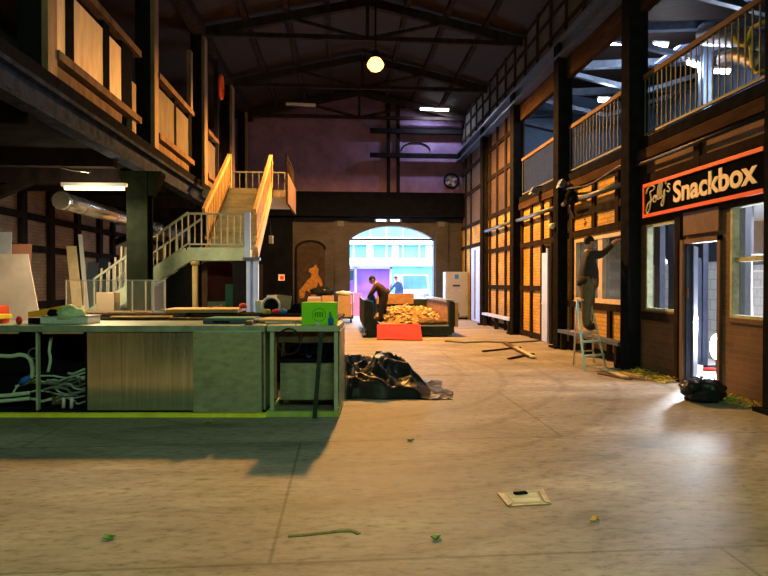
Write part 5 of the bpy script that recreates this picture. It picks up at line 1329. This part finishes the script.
for i, (a_, b_, tp_, mt, lab) in enumerate(((66, 76, 246, 'panel', 'widest pale plank leaning behind the display case'), (76, 80, 234, 'white', 'thin white lath leaning right of the widest plank'), (60, 66, 275, 'oldwood', 'short brown plank leaning left of the widest plank'))):
    lean('leaning_plank', lab, X_(a_ + 10, 13.2), X_(b_ + 10, 13.2), 13.2 + .1 * i, Zt(tp_, 13.6), mt, -.35)
lean('blue_sheet', 'dull blue board leaning left of the steel post', X_(82, 14), X_(93, 14), 14, Zt(262, 14.2), 'dullblue', 0)
lean('blue_sheet', 'darker blue board beside the dull blue one', X_(93, 14.3), X_(104, 14.3), 14.3, Zt(258, 14.5), 'darkblue', 0)
for i, (px, tp_, lab) in enumerate(((98, 268, 'leftmost white pole standing behind the display case'), (106, 262, 'second white pole behind the display case'), (112, 257, 'third white pole behind the display case'), (118, 246, 'tallest white pole left of the steel post'))):
    x = X_(px, 13.6)
    tag(MB().tube([(x, 13.6, 0), (x + .02, 13.75, Zt(tp_, 13.75))], .025, 8).build('white_pole', 'white'), lab, 'pole')
lean('leaning_plank', 'white plank leaning steeply by the steel post', X_(113, 13.9), X_(118, 13.9), 13.9, Zt(246, 14), 'white', .16)
tag(MB().box(X_(96, 11.0), X_(114, 11.0), 11.0, 11.3, 0, 1.35).build('low_crate', 'card', None, .01), 'tan crate seen through the display case', 'crate')
# ------------------------------------------------------------------ world and render look
w = bpy.data.worlds.new('world'); sc.world = w; w.use_nodes = True
nt = w.node_tree; bgn = nt.nodes['Background']
sky = nt.nodes.new('ShaderNodeTexSky'); sky.sky_type = 'NISHITA'; sky.sun_disc = False; sky.sun_elevation = math.radians(40); sky.sun_rotation = math.radians(200)
mixn = nt.nodes.new('ShaderNodeMix'); mixn.data_type = 'RGBA'; mixn.inputs[0].default_value = .55
nt.links.new(sky.outputs[0], mixn.inputs[6]); mixn.inputs[7].default_value = (.8, .9, 1.0, 1)
nt.links.new(mixn.outputs[2], bgn.inputs[0]); bgn.inputs[1].default_value = 4.0
light('SUN', 'overcast_sun', (0, 30, 20), 1.0, (1, .97, .92), .3, target=(6, 46, 0))
pl = light('AREA', 'gateway_portal', ((AX0 + AX1) / 2, YF + .6, 2.0), 1, (1, 1, 1), AX1 - AX0, (-PI / 2, 0, 0), 4.0)
pl.data.cycles.is_portal = True
light('AREA', 'gateway_daylight', ((AX0 + AX1) / 2, YF + .55, 2.1), 380, (.55, .75, 1), 3.5, (-PI / 2, 0, 0), 3.4)
sc.view_settings.view_transform = 'Standard'
sc.view_settings.look = 'None'
sc.view_settings.exposure = 0.0
sc.view_settings.gamma = 1.0
sc.view_settings.use_curve_mapping = False
cy = sc.cycles
cy.use_denoising = True
try: cy.denoiser = 'OPENIMAGEDENOISE'
except Exception: pass
cy.max_bounces = 6; cy.diffuse_bounces = 3; cy.glossy_bounces = 3; cy.transparent_max_bounces = 8
cy.caustics_reflective = False; cy.caustics_refractive = False
cy.sample_clamp_indirect = 6
